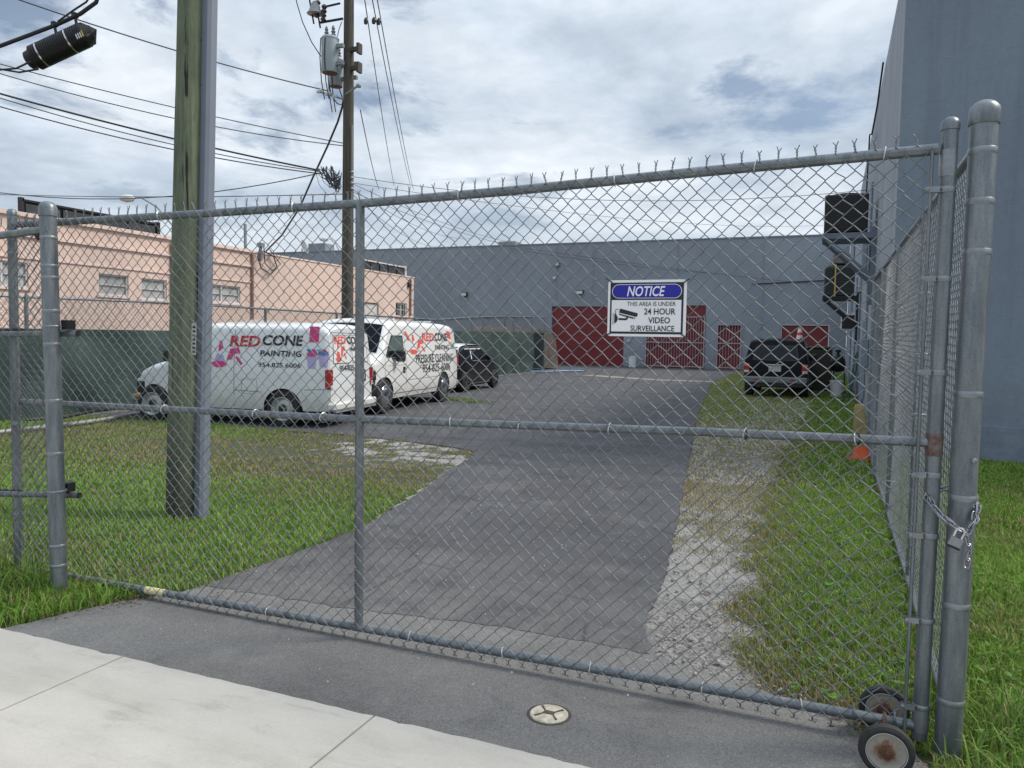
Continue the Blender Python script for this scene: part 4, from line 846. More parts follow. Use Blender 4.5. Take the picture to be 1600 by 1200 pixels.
for i in range(7): v = z0+(z1-z0)*(.06+.13*i); build(MB().add([tb2(.25, v), tb2(.8, v), tb2(.8, v+.018), tb2(.25, v+.018)], [(0, 1, 2, 3)]), 'tag_mark', P_BLACK, o, recalc=False)
ny = PY(278, 508, 4.85); build(MB().lathe([(.014, 0), (.012, .008), (.004, .012)], (np0.x+slope.x*1.8-.01, 4.902+slope.y*1.8, ny.z), (0, -1, 0), 10), 'pole_bolt', BAND, pl_)
# far pole
w2 = T('dark_weathered_pole', .9); w2.color(w2.ramp(w2.noise(7, 7, .7, (3, 3, .1)), [(.3, (.035, .03, .024)), (.55, (.085, .075, .058)), (.75, (.14, .125, .10))])); w2.bump(w2.noise(15, 5, .7, (3, 3, .1)), .5, .02)
fx, fy = -13.42, 19.53
fp = thing('transformer_pole', 'tall dark wooden power pole rising behind the white vans', 'utility pole', (fx, fy, 0))
build(MB().tube([(fx, fy, -.1), (fx, fy, 6), (fx, fy, 13.2)], [.185, .165, .14], 16), 'pole_shaft', w2.m, fp, True)
for z in (9.42, 9.96): p = Vector((fx, fy, z)); build(MB().box(fx+.12, fx+.42, fy-.12, fy+.0, z-.05, z+.06).box(fx+.36, fx+.44, fy-.15, fy+.05, z-.14, z+.15), 'bracket_arm', w2.m, fp)
build(MB().tube([(fx-.1, fy-.1, 8.66), (fx+.3, fy-.22, 8.76), (fx+.5, fy-.25, 8.84)], .03, 6).lathe([(.07, 0), (.08, .05), (.05, .1)], (fx+.52, fy-.25, 8.79), n=10), 'insulator_arm', BUMPG, fp, True)
build(MB().tube([(fx-.1, fy-.1, 8.55), (fx-.45, fy-.2, 8.68), (fx-.9, fy-.25, 8.82)], .03, 6), 'insulator_arm', BUMPG, fp, True)
for i, (dx, z) in enumerate(((-.30, 8.62), (-.55, 8.72), (-.85, 8.82))): build(MB().lathe([(.03, -.09), (.055, -.05), (.03, 0), (.055, .05), (.03, .09)], (fx+dx, fy-.25, z), (1, 0, .2), 8), 'insulator', LENSW, fp, True)
# fused cutouts near the top
build(MB().tube([(fx-.1, fy-.15, 10.85), (fx-.75, fy-.35, 10.75)], .035, 6).tube([(fx-.2, fy-.15, 11.3), (fx-.7, fy-.3, 11.2)], .03, 6), 'cutout_arm', BLACKMETAL, fp)
for dx, z in ((-.75, 10.95), (-.98, 11.1)):
    build(MB().tube([(fx+dx, fy-.35, z-.35), (fx+dx-.12, fy-.4, z+.35)], .028, 6), 'fuse_tube', BLACKMETAL, fp)
    build(MB().lathe([(.05, -.24), (.09, -.18), (.05, -.12), (.09, -.06), (.05, 0), (.09, .06), (.05, .12), (.09, .18), (.05, .24)], (fx+dx+.12, fy-.35, z+.05), (.1, 0, 1), 10), 'cutout_insulator', mat('brown_porcelain', (.05, .03, .03), .25, 0, .1), fp, True)
build(MB().lathe([(.24, 0), (.18, .08), (.10, .30), (.05, .36)], (fx-.9, fy-.4, 11.0), n=12), 'arrester_hood', BUMPG, fp, True)
TRM = mat('transformer_grey', (.34, .39, .41), .45, .1, .08, 3)
def transformer(lab, x, y, z0, h, r):
    t = thing('transformer', lab, 'transformer', (x, y, z0), group='transformers on the far pole')
    build(MB().lathe([(r*.92, 0), (r, .03), (r, h-.04), (r*1.06, h-.03), (r*1.06, h), (r*.9, h+.05), (r*.3, h+.08)], (x, y, z0), n=24), 'tank', TRM, t, True)
    build(MB().lathe([(r*.9, -.002), (r*.6, -.012), (.01, -.015)], (x, y, z0), n=20), 'rusty_base', RUST, t)
    for a, b in ((-.5, 1), (.45, .8)): build(MB().lathe([(.05, 0), (.08, .05), (.04, .09), (.07, .14), (.035, .18), (.055, .23), (.02, .32)], (x+r*a, y, z0+h+.05), n=10), 'bushing', mat('grey_porcelain', (.16, .2, .21), .3, 0, .1), t, True)
    for a in (-.55, .05): build(MB().tube([(x+r*a, y-r*1.02, z0+h*.95), (x+r*a-.02, y-r*1.06, z0+h*.4), (x+r*a+.04, y-r*1.08, z0-.3), (x+r*a+.1, y-r*.8, z0-.8)], .016, 5), 'lead_wire', CABLE, t, True)
    for k in (.25, .75): build(MB().box(x+r*.5, fx+.05, y-.05, y+.05, z0+h*k-.05, z0+h*k+.05), 'mount', BUMPG, t)
    return t
transformer('large pale grey transformer can on the far pole, the front one of two', -13.84, 19.20, 9.27, .98, .25)
transformer('pale grey transformer can partly hidden behind the front one on the far pole', -14.12, 19.90, 9.12, .80, .21)
# cable tangle at the telephone level
g = random.Random(12); tg = MB()
for i in range(26):
    a = Vector((fx-.08-g.random()*.15, fy-.2, 6.5-g.random()*.55)); b = Vector((fx-1.0+g.random()*.7, fy-.3, 6.62-g.random()*.2)); dz = g.uniform(.05, .55); K_ = 12; ph = g.uniform(0, 6)
    tg.tube([a.lerp(b, k/K_)-Vector((0, .02*math.sin(ph+k), dz*4*(k/K_)*(1-k/K_)+.025*math.sin(ph+k*1.7))) for k in range(K_+1)], g.choice((.008, .011, .016)), 5)
build(tg, 'cable_tangle', CABLE_G, fp, True)
for i in range(4): z = 5.9+i*.16; build(MB().lathe([(.035, 0), (.06, .03), (.035, .08)], (fx+.22, fy-.12, z), n=8), 'insulator', BUMPG, fp)
build(MB().tube([(fx+.19, fy-.08, 5.6), (fx+.19, fy-.08, 7.8)], .02, 6), 'ground_lead', BUMPG, fp)

# ------------------------------------------------------------------ overhead lines
def sagline(a, b, sag, n=14): a, b = Vector(a), Vector(b); return [a.lerp(b, i/n)-Vector((0, 0, 4*sag*(i/n)*(1-i/n))) for i in range(n+1)]
def wire(lab, pts, r, m=CABLE_G, grp='overhead lines'): return one(MB().tube(pts, r, 5), 'overhead_line', m, lab, 'cable', grp, True)
PD = 23.0
def pole_at(px, py): return AT(px, py, PD)
wire('thin line coming down from the top left edge to the insulators under the transformers', sagline(AT(-60, -32, 17), pole_at(512, 142), .15), .018)
wire('upper one of two faint close lines crossing behind the near pole to the far pole', sagline(AT(-30, 92, 19), pole_at(548, 226), .1), .014)
wire('lower one of two faint close lines crossing behind the near pole to the far pole', sagline(AT(-30, 106, 19), pole_at(548, 229), .25), .014)
wire('thickest dark line, left of the far pole, reaching the cable tangle', sagline(AT(-30, 138, 19), pole_at(498, 266), .1), .026, CABLE)
wire('grey line just under the thickest dark line, left of the far pole', sagline(AT(-30, 144, 19), pole_at(500, 268), .2), .014)
wire('third line under the thickest dark line, ending at the cable tangle', sagline(AT(-30, 158, 19), pole_at(505, 272), .2), .017)
wire('near level line rising slightly to the cable tangle of the far pole', sagline(AT(-30, 297, 26), pole_at(498, 271), .5), .016)
wire('lowest level line just above the gate at the left', sagline(AT(-30, 303, 30), pole_at(545, 303), .1), .014)
wire('dark curved lead coming down from the top edge to the transformer cans', [pole_at(*p) for p in ((459, -20), (464, 5), (473, 35), (487, 66), (500, 86), (511, 97))], .016, CABLE)
wire('thick black service drop from the far pole down to the pink building', [pole_at(543, 140), pole_at(537, 160)]+[AT(x, y, d) for x, y, d in ((528, 190, 23.5), (512, 228, 24.5), (490, 275, 26), (468, 325, 27.5), (440, 368, 29), (416, 392, 30))], .033, CABLE)
wire('black loops hanging under the transformer cans', [pole_at(*p) for p in ((513, 100), (513, 125), (518, 150), (527, 162), (534, 164), (536, 156), (530, 138))], .018, CABLE)
wire('grey jumper between the fuses and the front transformer can', [pole_at(*p) for p in ((534, 34), (530, 45), (527, 58))], .013)
for i, (a, b, s_, lab) in enumerate((((567, -20, 22), (616, 291, 60), .3, 'leftmost of the three long lines falling from the pole top'), ((578, -20, 22), (641, 288, 62), .3, 'middle one of the three long lines falling from the pole top'), ((586, -20, 22), (646, 296, 62), .3, 'rightmost of the three long lines falling from the pole top'))):
    A = AT(*a); Bq = AT(*b); wire(lab+' to the right', sagline(A, Bq, s_), .017)
    c = A.lerp(Bq, .1); tag(build(MB().lathe([(.05, -.09), (.07, 0), (.05, .09)], AT(a[0]+(b[0]-a[0])*.1, a[1]+(b[1]-a[1])*.17, 23), (0, .3, 1), 8), 'line_clamp', BLACKMETAL), 'small dark clamp on the '+('left', 'middle', 'right')[i]+' long line near the pole top', 'clamp', 'line clamps')
wire('single line falling steeply just right of the far pole below the transformers', sagline(pole_at(563, 172), AT(592, 296, 45), .2), .016)
for a, b, dd, lab in (((565, 276), (1365, 296), 22, 'uppermost wire fanning right from the far pole to the tall building'), ((565, 286), (1290, 352), 50, 'second wire fanning right from the far pole over the warehouse'), ((565, 287), (860, 384), 48, 'wire fanning from the far pole to the warehouse roof above the garage door'),
                     ((566, 300), (900, 395), 47.5, 'lower wire fanning from the far pole to the warehouse wall top'), ((566, 296), (740, 372), 49, 'steep wire fanning from the far pole to the warehouse roof'), ((566, 304), (690, 384), 49, 'steepest wire fanning from the far pole to the warehouse roof')):
    wire(lab, sagline(pole_at(551, a[1]), AT(*b, dd), .5), .0085)
for i, (a, b, lab) in enumerate((((795, 384), (1350, 452), 'upper slack wire running along the grey warehouse wall to the right'), ((795, 388), (1120, 428), 'lower slack wire running along the grey warehouse wall'))): wire(lab, sagline(PY(*a, 47.6), PY(*b, 47.6), .15), .013)
# --- heavy cable and splice enclosure in the top left corner
hv = [AT(x, y, 6.6) for x, y in ((-60, 90), (0, 72), (40, 57), (90, 38), (125, 22), (150, 4), (160, -25))]
one(MB().tube(hv, .017, 8), 'heavy_cable', CABLE, 'thick black cable crossing the top left corner above the splice enclosure', 'cable', smooth=True)
one(MB().tube([AT(x, y, 6.55) for x, y in ((90, 34), (115, 16), (135, 3), (148, -18))], .008, 6), 'messenger_strand', CABLE, 'thin strand beside the thick black cable in the top left corner', 'cable', smooth=True)
one(MB().tube([AT(x, y, 6.5) for x, y in ((-50, 104), (0, 109), (25, 107), (48, 96))], .008, 6), 'tail_cable', CABLE, 'upper thin tail entering the splice enclosure from the left', 'cable', smooth=True)
one(MB().tube([AT(x, y, 6.5) for x, y in ((-50, 107), (0, 108), (30, 113), (60, 108))], .008, 6), 'tail_cable', CABLE, 'lower thin tail passing under the splice enclosure', 'cable', smooth=True)
a, b = AT(52, 92, 6.6), AT(138, 52, 6.6); dd = (b-a).normalized(); L = (b-a).length
sp = thing('splice_enclosure', 'black ribbed cylindrical cable splice box hanging in the top left corner', 'splice box', (a+b)/2)
prof = [(.06, -.05), (.075, -.04), (.08, .0)]
for i in range(26): t = .02+i*(L-.04)/26; prof += [(.103, t), (.103, t+.010), (.097, t+.012), (.097, t+.018)]
prof += [(.08, L), (.05, L+.04)]
build(MB().lathe(prof, a, dd, 24), 'sleeve', mat('black_plastic', (.008, .008, .009), .5, 0, 0), sp, True)
for t in (.09, .36): build(MB().lathe([(.1045, -.006), (.1055, 0), (.1045, .006)], a+dd*(L*.0+t), dd, 24), 'strap', CHROME, sp, True)
tip = b+dd*.10; up_ = dd.orthogonal().normalized()
build(MB().lathe([(.098, 0), (.098, .02), (.0, .10)], b-dd*.02, dd, 4), 'nose_cone', mat('worn_black_plastic', (.03, .03, .03), .6, 0, .2), sp)
for k in range(4):
    q = b+dd*(-.075+.018*k); w = dd.cross(C3 @ Vector((0, 0, 1))).normalized(); f_ = (C3 @ Vector((0, 0, 1)))*.100
    build(MB().add([q+f_+w*.07, q+f_+w*.015, q+f_+dd*.010+w*.015, q+f_+dd*.010+w*.07], [(0, 1, 2, 3)]), 'warning_mark', P_YEL if k == 3 else LENSW, sp, recalc=False)
for x, y in ((85, 38), (117, 24)): build(MB().tube([AT(x, y, 6.6), AT(x+3, y+16, 6.6)], .012, 6).box(*sum(((c-.02, c+.02) for c in AT(x, y, 6.6)), ())), 'hanger', BLACKMETAL, sp)

# ------------------------------------------------------------------ vehicles
class Car:
    """lofted vehicle body. local frame: x forward from the rear axle, y to the left, z up"""
    def __init__(s, root, top, half, zb, belt, tumble, rc, arches, ra, rear_lean=0.0, front_lean=0.0, crown=.05):
        s.root = root; s.top = top; s.half = half; s.zb = zb; s.belt = belt; s.tu = tumble; s.rc = rc; s.ar = arches; s.ra = ra; s.rl = rear_lean; s.fl = front_lean; s.crown = crown
        s.xr = top[0][0]; s.xf = top[-1][0]
    def zt(s, x): return float(np.interp(x, *zip(*s.top)))
    def hw(s, x): return float(np.interp(x, *zip(*s.half)))
    def sy(s, x, z): w = s.hw(x); return w*(1-(s.tu*max(0, z-s.belt))) - (.035*max(0, (s.zb+.22-z)/.22)**2)
    def lean(s, x, z):
        d = 0
        if s.rl and x < s.xr+.7: d += s.rl*max(0, z-s.belt*.9)*(1-(x-s.xr)/.7)
        return x+d
    def side(s, sg=1, off=.004): return lambda x, z: (s.lean(x, z), sg*(s.sy(x, z)+off), z)
    def bot(s, x):
        z = s.zb
        for c in s.ar:
            d = abs(x-c)
            if d < s.ra: z = max(z, s.rz+math.sqrt(s.ra**2-d*d))
        return z
    def body(s, m, rz, name='body', st=.045):
        s.rz = rz; xs = sorted(set([round(s.xr+(s.xf-s.xr)*i/int((s.xf-s.xr)/st), 4) for i in range(int((s.xf-s.xr)/st)+1)]+[c+k for c in s.ar for k in (-s.ra, s.ra, -s.ra+.012, s.ra-.012)]+[t[0] for t in s.top])); secs = []
        for x in xs:
            zt = s.zt(x); b = s.bot(x); zs = max(b+.03, zt-s.rc); L = []
            for k in range(11): z = b+(zs-b)*k/10; L.append((s.sy(x, z), z))
            yt = L[-1][0]
            for k in range(1, 6): a = k/5*math.pi/2; L.append((yt-(s.rc*1.3)*(1-math.cos(a)), zs+(zt-zs)*math.sin(a)))
            yt2 = L[-1][0]
            for k in range(1, 6): f = 1-k/5; L.append((yt2*f, zt+s.crown*(1-f*f)*(1 if zt > s.belt+.2 else .5)))
            secs.append([(s.lean(x, z), y, z) for y, z in L]+[(s.lean(x, z), -y, z) for y, z in reversed(L[:-1])])
        n = len(secs[0]); mb = MB(); mb.add([p for q in secs for p in q], [(i*n+k, i*n+k+1, (i+1)*n+k+1, (i+1)*n+k) for i in range(len(secs)-1) for k in range(n-1)])
        mb.f += [tuple(range(n)), tuple(range((len(secs)-1)*n, len(secs)*n))]
        o = build(mb, name, m, s.root, True, True); md = o.modifiers.new('bevel', 'BEVEL'); md.width = .03; md.segments = 3; md.limit_method = 'ANGLE'; md.angle_limit = R(50)
        u = MB().box(s.xr+.12, s.xf-.15, -s.hw(1)+.28, s.hw(1)-.28, s.zb-.06, s.zb+.3)
        for c in s.ar: u.box(c-s.ra-.02, c+s.ra+.02, -s.hw(c)+.06, s.hw(c)-.06, s.zb+.12, s.rz+s.ra+.04)
        build(u, 'underbody', TRIMB, s.root, False, True); return o
    def patch(s, poly, m, name, sg=1, off=.004, parent=None, nx=8):
        """polygon on the side surface, cut into strips so it follows the body"""
        tri = tessellate_polygon([[Vector((p[0], p[1], 0)) for p in poly]]); bm = bmesh.new(); V = [bm.verts.new((p[0], 0, p[1])) for p in poly]
        for t in tri:
            try: bm.faces.new([V[i] for i in t])
            except ValueError: pass
        bmesh.ops.subdivide_edges(bm, edges=bm.edges, cuts=2, use_grid_fill=True); bm.verts.index_update(); f = s.side(sg, off)
        mb = MB().add([f(v.co.x, v.co.z) for v in bm.verts], [[v.index for v in q.verts] for q in bm.faces]); bm.free()
        return build(mb, name, m, parent or s.root, True, True, recalc=False)
    def text(s, t, x0, x1, z0, z1, m, sg=1, bold=.02, shear=0., off=.007, sp=1.0):
        # on the left side (sg=+1) reading runs from front to rear
        return put_text(t, x0, x1, z0, z1, s.side(sg, off), m, s.root, bold, shear, spacing=sp)
    def seam(s, pts, sg=1, w=.010):
        f = s.side(sg, .002); mb = MB()
        for a, b in zip(pts, pts[1:]):
            k = 6; d = Vector((b[0]-a[0], b[1]-a[1])); nrm = Vector((-d.y, d.x)).normalized()*w/2
            L = [(a[0]+d.x*i/k, a[1]+d.y*i/k) for i in range(k+1)]
            mb.add([f(x+nrm.x, z+nrm.y) for x, z in L]+[f(x-nrm.x, z-nrm.y) for x, z in L], [(i, i+1, k+2+i, k+1+i) for i in range(k)])
        return build(mb, 'panel_gap', SEAM, s.root, False, True, recalc=False)
    def screen(s, x0, x1, m=None, frac=.86, name='windscreen', off=.006):
        mb = MB(); K = 8
        for i in range(K+1):
            x = x0+(x1-x0)*i/K; zt = s.zt(x)
            for k in range(9):
                f = -1+2*k/8; y = s.sy(x, zt-s.rc)*frac*f; mb.v.append((s.lean(x, zt), y, zt+off+s.crown*(1-f*f)*(1 if zt > s.belt+.2 else .5)*.9))
        mb.f = [(i*9+k, i*9+k+1, (i+1)*9+k+1, (i+1)*9+k) for i in range(K) for k in range(8)]
        return build(mb, name, m or GLASSD, s.root, True, True, recalc=False)
def wheel(root, x, y, r, w, sg, style='steel', m=STEELW):
    c = Vector((x, y, r)); ax = (0, sg, 0)
    h = bpy.data.objects.new('wheel', None); COL.objects.link(h); h.parent = root; h.location = c; OFF[h.name] = Vector((0, 0, 0)); z = (0, 0, 0)
    build(MB().lathe([(r*.62, -w/2), (r*.93, -w/2), (r, -w/2+.03), (r, w/2-.03), (r*.95, w/2-.004), (r*.80, w/2+.004), (r*.66, w/2)], z, ax, 36, 4), 'tyre', RUBBER, h, True, True)
    if style == 'steel':
        build(MB().lathe([(r*.665, w/2+.004), (r*.645, w/2+.008), (r*.60, w/2-.02), (r*.52, w/2-.045), (r*.40, w/2-.025), (r*.30, w/2-.02), (r*.26, w/2-.022)], z, ax, 32, 2), 'rim', m, h, True, True)
        build(MB().lathe([(r*.26, w/2-.021), (r*.22, w/2-.010), (r*.1, w/2), (.01, w/2+.002)], z, ax, 20, 2), 'hub', TRIMB, h, True, True)
    elif style == 'cap':
        build(MB().lathe([(r*.665, w/2+.004), (r*.64, w/2+.012), (r*.5, w/2+.0), (r*.42, w/2+.02), (r*.2, w/2+.03), (.01, w/2+.034)], z, ax, 32, 2), 'hub_cap', m, h, True, True)
    else:
        build(MB().lathe([(r*.68, w/2+.003), (r*.66, w/2+.010), (r*.62, w/2-.02), (r*.6, w/2-.06), (.01, w/2-.06)], z, ax, 32, 2), 'rim', TRIMB, h, True, True)
        sp_ = MB()
        for k in range(8): a = k*math.pi/4; sp_.tube([(math.cos(a)*r*.1, sg*(w/2-.005), math.sin(a)*r*.1), (math.cos(a)*r*.64, sg*(w/2-.012), math.sin(a)*r*.64)], .018, 6)
        build(sp_, 'spokes', m, h, True, True)
def cone_logo(put, x0, x1, z0, z1, fwd, cols, sc_lower=True):
    """traffic cone with its striped pieces and the tool: triangles and blocks in the fleet lettering"""
    def P(pts): return [(x0+(x1-x0)*u, z0+(z1-z0)*v) for u, v in pts]
    put(P([(.26, .96), (.33, .96), (.385, .70), (.235, .56)]), cols[0]); put(P([(.20, .50), (.40, .44), (.44, .22), (.12, .25)]), cols[1]); put(P([(0, .16), (.18, .24), (.42, .22), (.54, .13), (.42, .03), (.18, 0)]), cols[0])
    put(P([(.60, .68), (.86, .72), (.92, .52), (.72, .50), (.66, .30), (.50, .28)]), cols[0]); put(P([(.76, .38), (.82, .42), (1, .16), (.94, .10)]), cols[0])

# --- near white van
d1 = Vector((-.9854, -.1701)); rz1 = math.atan2(d1.y, d1.x); c1_ = Vector((-8.81, 10.89))
left1 = Vector((-d1.y, d1.x)); W1 = .96; o1 = c1_-left1*(W1-.02)*1.0
v1 = thing('white_van', 'nearest white cargo van, dark lettering and a magenta block on its side', 'van', (o1.x, o1.y, 0), rz1, group='white painter vans parked along the fence')
A = Car(v1, [(-.88, 1.70), (-.80, 1.765), (-.2, 1.79), (1.5, 1.785), (1.72, 1.74), (2.32, 1.12), (2.70, 1.02), (2.92, .93), (3.06, .74), (3.10, .5)], [(-.88, .88), (-.80, .92), (-.5, W1), (2.1, W1), (2.6, .91), (2.95, .82), (3.10, .70)], .29, 1.0, .10, .12, (0.0, 2.60), .375, rear_lean=.10)
A.body(WHITEP, .30)
for x in (0, 2.60):
    for sg in (1, -1): wheel(v1, x, sg*(W1-.09), .315, .20, sg, 'steel')
A.screen(1.76, 2.28)
for sg in (1, -1): A.patch([(1.60, 1.60), (1.74, 1.60), (2.16, 1.14), (1.60, 1.12)], GLASSD, 'side_window', sg)
A.seam([(.94, 1.68), (.94, .34)]); A.seam([(.94, .62), (.40, .60)]); A.seam([(-.42, .66), (-.86, .68)]); A.seam([(2.14, 1.10), (2.16, .70)])
A.seam([(.78, .82), (.50, .82), (.48, .62), (.55, .56), (.74, .56), (.80, .62), (.78, .82)], w=.006)
build(MB().bbox(2.10, 2.24, W1-.02, W1+.2, 1.10, 1.32, .03), 'mirror', TRIMB, v1, local=True)
ir = Matrix.Rotation(-rz1, 3, 'Z')
def side_uv(px, py):       # photograph pixel -> (x,z) on the near side plane of the near van
    r = ray(px, py); n = Vector((left1.x, left1.y, 0)); t = (Vector((c1_.x, c1_.y, 0))-O3).dot(n)/r.dot(n); p = O3+r*t-Vector((c1_.x, c1_.y, 0)); return (p.x*d1.x+p.y*d1.y, p.z)
def tx(A_, uv, s_, box, m, **k):
    (xa, za), (xb, zb_) = uv(box[0], box[1]), uv(box[2], box[3]); return A_.text(s_, xa, xb, zb_, za, m, **k)
tx(A, side_uv, 'RED', (358, 524, 406, 542), P_RED, bold=.03, shear=.12); tx(A, side_uv, 'CONE', (409, 523, 474, 541), P_BLACK, bold=.03, shear=.12)
tx(A, side_uv, 'PAINTING', (406, 547, 472, 558), P_BLACK, bold=.025, shear=.10); tx(A, side_uv, '954.825.6006', (404, 566, 471, 575), P_BLACK, bold=.012)
def logo1(poly, m): A.patch(poly, m, 'decal', 1, .006)
(xa, za), (xb, zb_) = side_uv(329, 530), side_uv(380, 575); cone_logo(logo1, xa, xb, zb_, za, 1, (P_PINK, P_LILAC))
(xa, za), (xb, zb_) = side_uv(486, 510), side_uv(502, 535); A.patch([(xa, za), (xb, za+.0), (xb+.03, zb_), (xa+.02, zb_+.0)], P_PINK, 'decal', 1, .006)
for px, py, m in ((488, 564, P_LILAC), (506, 562, P_LILAC)):
    (xa, za), (xb, zb_) = side_uv(px-8, py-13), side_uv(px+8, py+12); A.patch([(xa, za), (xb, za), (xb-.03*(-1), zb_), (xa-.03, zb_)], m, 'decal', 1, .005)
    f_ = A.side(1, .009); el = [(xa+(xb-xa)*(.5+.5*math.cos(R(a))), za+(zb_-za)*(.12+.13*math.sin(R(a)))) for a in range(0, 360, 24)]; A.patch(el, P_BLUE if px > 500 else P_PINK, 'decal', 1, .009)
(xa, za), (xb, zb_) = side_uv(480, 545), side_uv(512, 556)
for k, m in enumerate((P_BLUE, P_PINK, P_CYAN, P_RED)): a = xa+(xb-xa)*k/4; A.patch([(a, za), (a+(xb-xa)/5, za-.01), (a+(xb-xa)/3, zb_), (a+(xb-xa)/7, zb_+.02)], m, 'decal', 1, .008)
# rear of the near van
def rear1(off): return lambda y, z: (A.xr+.10*max(0, z-.9)-off, y, z)
r1 = rear1(.006)
for sg in (1, -1):
    build(MB().bbox(A.xr-.012, A.xr+.10, min(sg*.82, sg*.925), max(sg*.82, sg*.925), .68, 1.02, .01), 'tail_light', TAILR, v1, local=True)
    build(MB().box(A.xr-.016, A.xr-.0125, sg*.87-.035, sg*.87+.035, .68, .75), 'reverse_lamp', LENSW, v1, local=True)
def rpoly(poly, off, m, nm): return put_poly(poly, rear1(off), m, v1, nm)
rpoly([(.01, .42), (-.01, .42), (-.01, 1.66), (.01, 1.66)], .003, SEAM, 'panel_gap')
rpoly([(.80, .46), (.792, .46), (.75, 1.66), (.758, 1.66)], .003, SEAM, 'panel_gap'); rpoly([(.75, 1.665), (-.75, 1.665), (-.75, 1.657), (.75, 1.657)], .0032, SEAM, 'panel_gap')
for s0 in (1, -1): rpoly([(s0*.74, 1.12), (s0*.06, 1.12), (s0*.06, 1.62), (s0*.68, 1.62)], .004, WHITEP2, 'door_window_panel'); [rpoly(p, .006, SEAM, 'panel_gap') for p in ([(s0*.74, 1.12), (s0*.06, 1.12), (s0*.06, 1.128), (s0*.74, 1.128)], [(s0*.68, 1.62), (s0*.06, 1.62), (s0*.06, 1.612), (s0*.68, 1.612)], [(s0*.74, 1.12), (s0*.73, 1.12), (s0*.67, 1.62), (s0*.68, 1.62)])]
fr1 = rear1(.009); mir = lambda y, z: fr1(y, z)
put_text('RED', .66, .18, 1.46, 1.60, fr1, P_CORAL, v1, .025, -.1); put_text('CONE', .14, -.58, 1.46, 1.60, fr1, P_BLACK, v1, .025, -.1)
put_text('PAINTING', .02, -.52, 1.33, 1.40, fr1, P_BLACK, v1, .02); put_text('954-825-6006', .52, -.52, .985, 1.085, fr1, P_BLACK, v1, .015)
cone_logo(lambda poly, m: rpoly(poly, .009, m, 'decal'), .66, .20, 1.14, 1.54, 1, (P_CORAL, P_CORAL))
rpoly([(-.36, 1.14), (-.46, 1.10), (-.54, 1.26), (-.44, 1.30)], .009, P_CYAN, 'decal'); rpoly([(-.30, 1.20), (-.38, 1.16), (-.42, 1.28)], .009, P_YEL, 'decal')
rpoly([(-.14, .76), (-.60, .76), (-.60, .98), (-.14, .98)], .005, TRIMB, 'plate_recess'); rpoly([(-.19, .80), (-.53, .80), (-.53, .93), (-.19, .93)], .008, LENSW, 'licence_plate')
build(MB().bbox(A.xr-.10, A.xr+.06, -.92, .92, .30, .44, .03), 'bumper', WHITEP2, v1, local=True); build(MB().box(A.xr-.101, A.xr-.04, -.88, .88, .27, .30), 'bumper_step', BUMPG, v1, local=True)
build(MB().tube([(A.xr-.012, -.06, .62), (A.xr-.045, -.06, .64), (A.xr-.045, -.06, .78), (A.xr-.012, -.06, .8)], .01, 6), 'door_handle', TRIMB, v1, local=True)
build(MB().bbox(3.05, 3.17, -.80, .80, .33, .47, .03), 'front_bumper', BUMPG, v1, local=True); build(MB().bbox(2.84, 3.02, W1-.15, W1-.085, .40, .50, .02), 'marker_lamp', TAILA, v1, local=True)
for sg in (1, -1): build(MB().bbox(3.00, 3.10, sg*.62-.1, sg*.62+.1, .60, .76, .02), 'headlight', LENSW, v1, local=True)

# --- far white van
d2 = Vector((.118, -.993)); rz2 = math.atan2(d2.y, d2.x); c2_ = Vector((-8.95, 17.18)); left2 = Vector((-d2.y, d2.x)); W2 = .95
o2 = c2_-left2*(W2-.02)
v2 = thing('white_van', 'white van behind, facing the street, with black pressure cleaning lettering', 'van', (o2.x, o2.y, 0), rz2, group='white painter vans parked along the fence')
Bv = Car(v2, [(-1.22, 1.80), (-1.10, 1.90), (-.3, 1.95), (2.9, 1.95), (3.12, 1.88), (3.56, 1.22), (3.84, 1.12), (3.94, .95), (3.98, .5)], [(-1.22, .84), (-1.10, .90), (-.7, W2), (3.4, W2), (3.8, .88), (3.98, .72)], .30, 1.05, .13, .13, (0.0, 3.42), .43, rear_lean=.12)
Bv.body(WHITEP2, .34)
for x in (0, 3.42):
    for sg in (1, -1): wheel(v2, x, sg*(W2-.10), .365, .22, sg, 'cap', CHROME)
Bv.screen(3.14, 3.53)
def uv2(px, py): r = ray(px, py); n = Vector((left2.x, left2.y, 0)); t = (Vector((c2_.x, c2_.y, 0))-O3).dot(n)/r.dot(n); p = O3+r*t-Vector((c2_.x, c2_.y, 0)); return (p.x*d2.x+p.y*d2.y, p.z)
for sg in (1, -1):
    Bv.patch([(2.42, 1.64), (3.02, 1.64), (3.38, 1.20), (3.36, 1.17), (2.42, 1.17)], TRIMB, 'window_seal', sg, .004); Bv.patch([(2.46, 1.61), (2.99, 1.61), (3.30, 1.22), (2.46, 1.20)], GLASSG, 'side_window', sg, .007)
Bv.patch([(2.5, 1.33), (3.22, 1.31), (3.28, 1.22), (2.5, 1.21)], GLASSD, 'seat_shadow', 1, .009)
build(MB().bbox(2.86, 2.98, W2+.02, W2+.22, 1.08, 1.33, .03), 'mirror', TRIMB, v2, local=True); build(MB().tube([(3.1, W2-.04, 1.15), (2.95, W2+.08, 1.16)], .02, 6), 'mirror_arm', TRIMB, v2, local=True)
Bv.seam([(2.34, 1.74), (2.34, .36)]); Bv.seam([(3.42, 1.15), (3.44, .40)]); Bv.seam([(2.34, 1.0), (3.44, 1.0)], w=.006); Bv.seam([(2.30, .66), (-.9, .68)], w=.010); Bv.seam([(3.4, .40), (-.45+.9, .40)], w=.014)
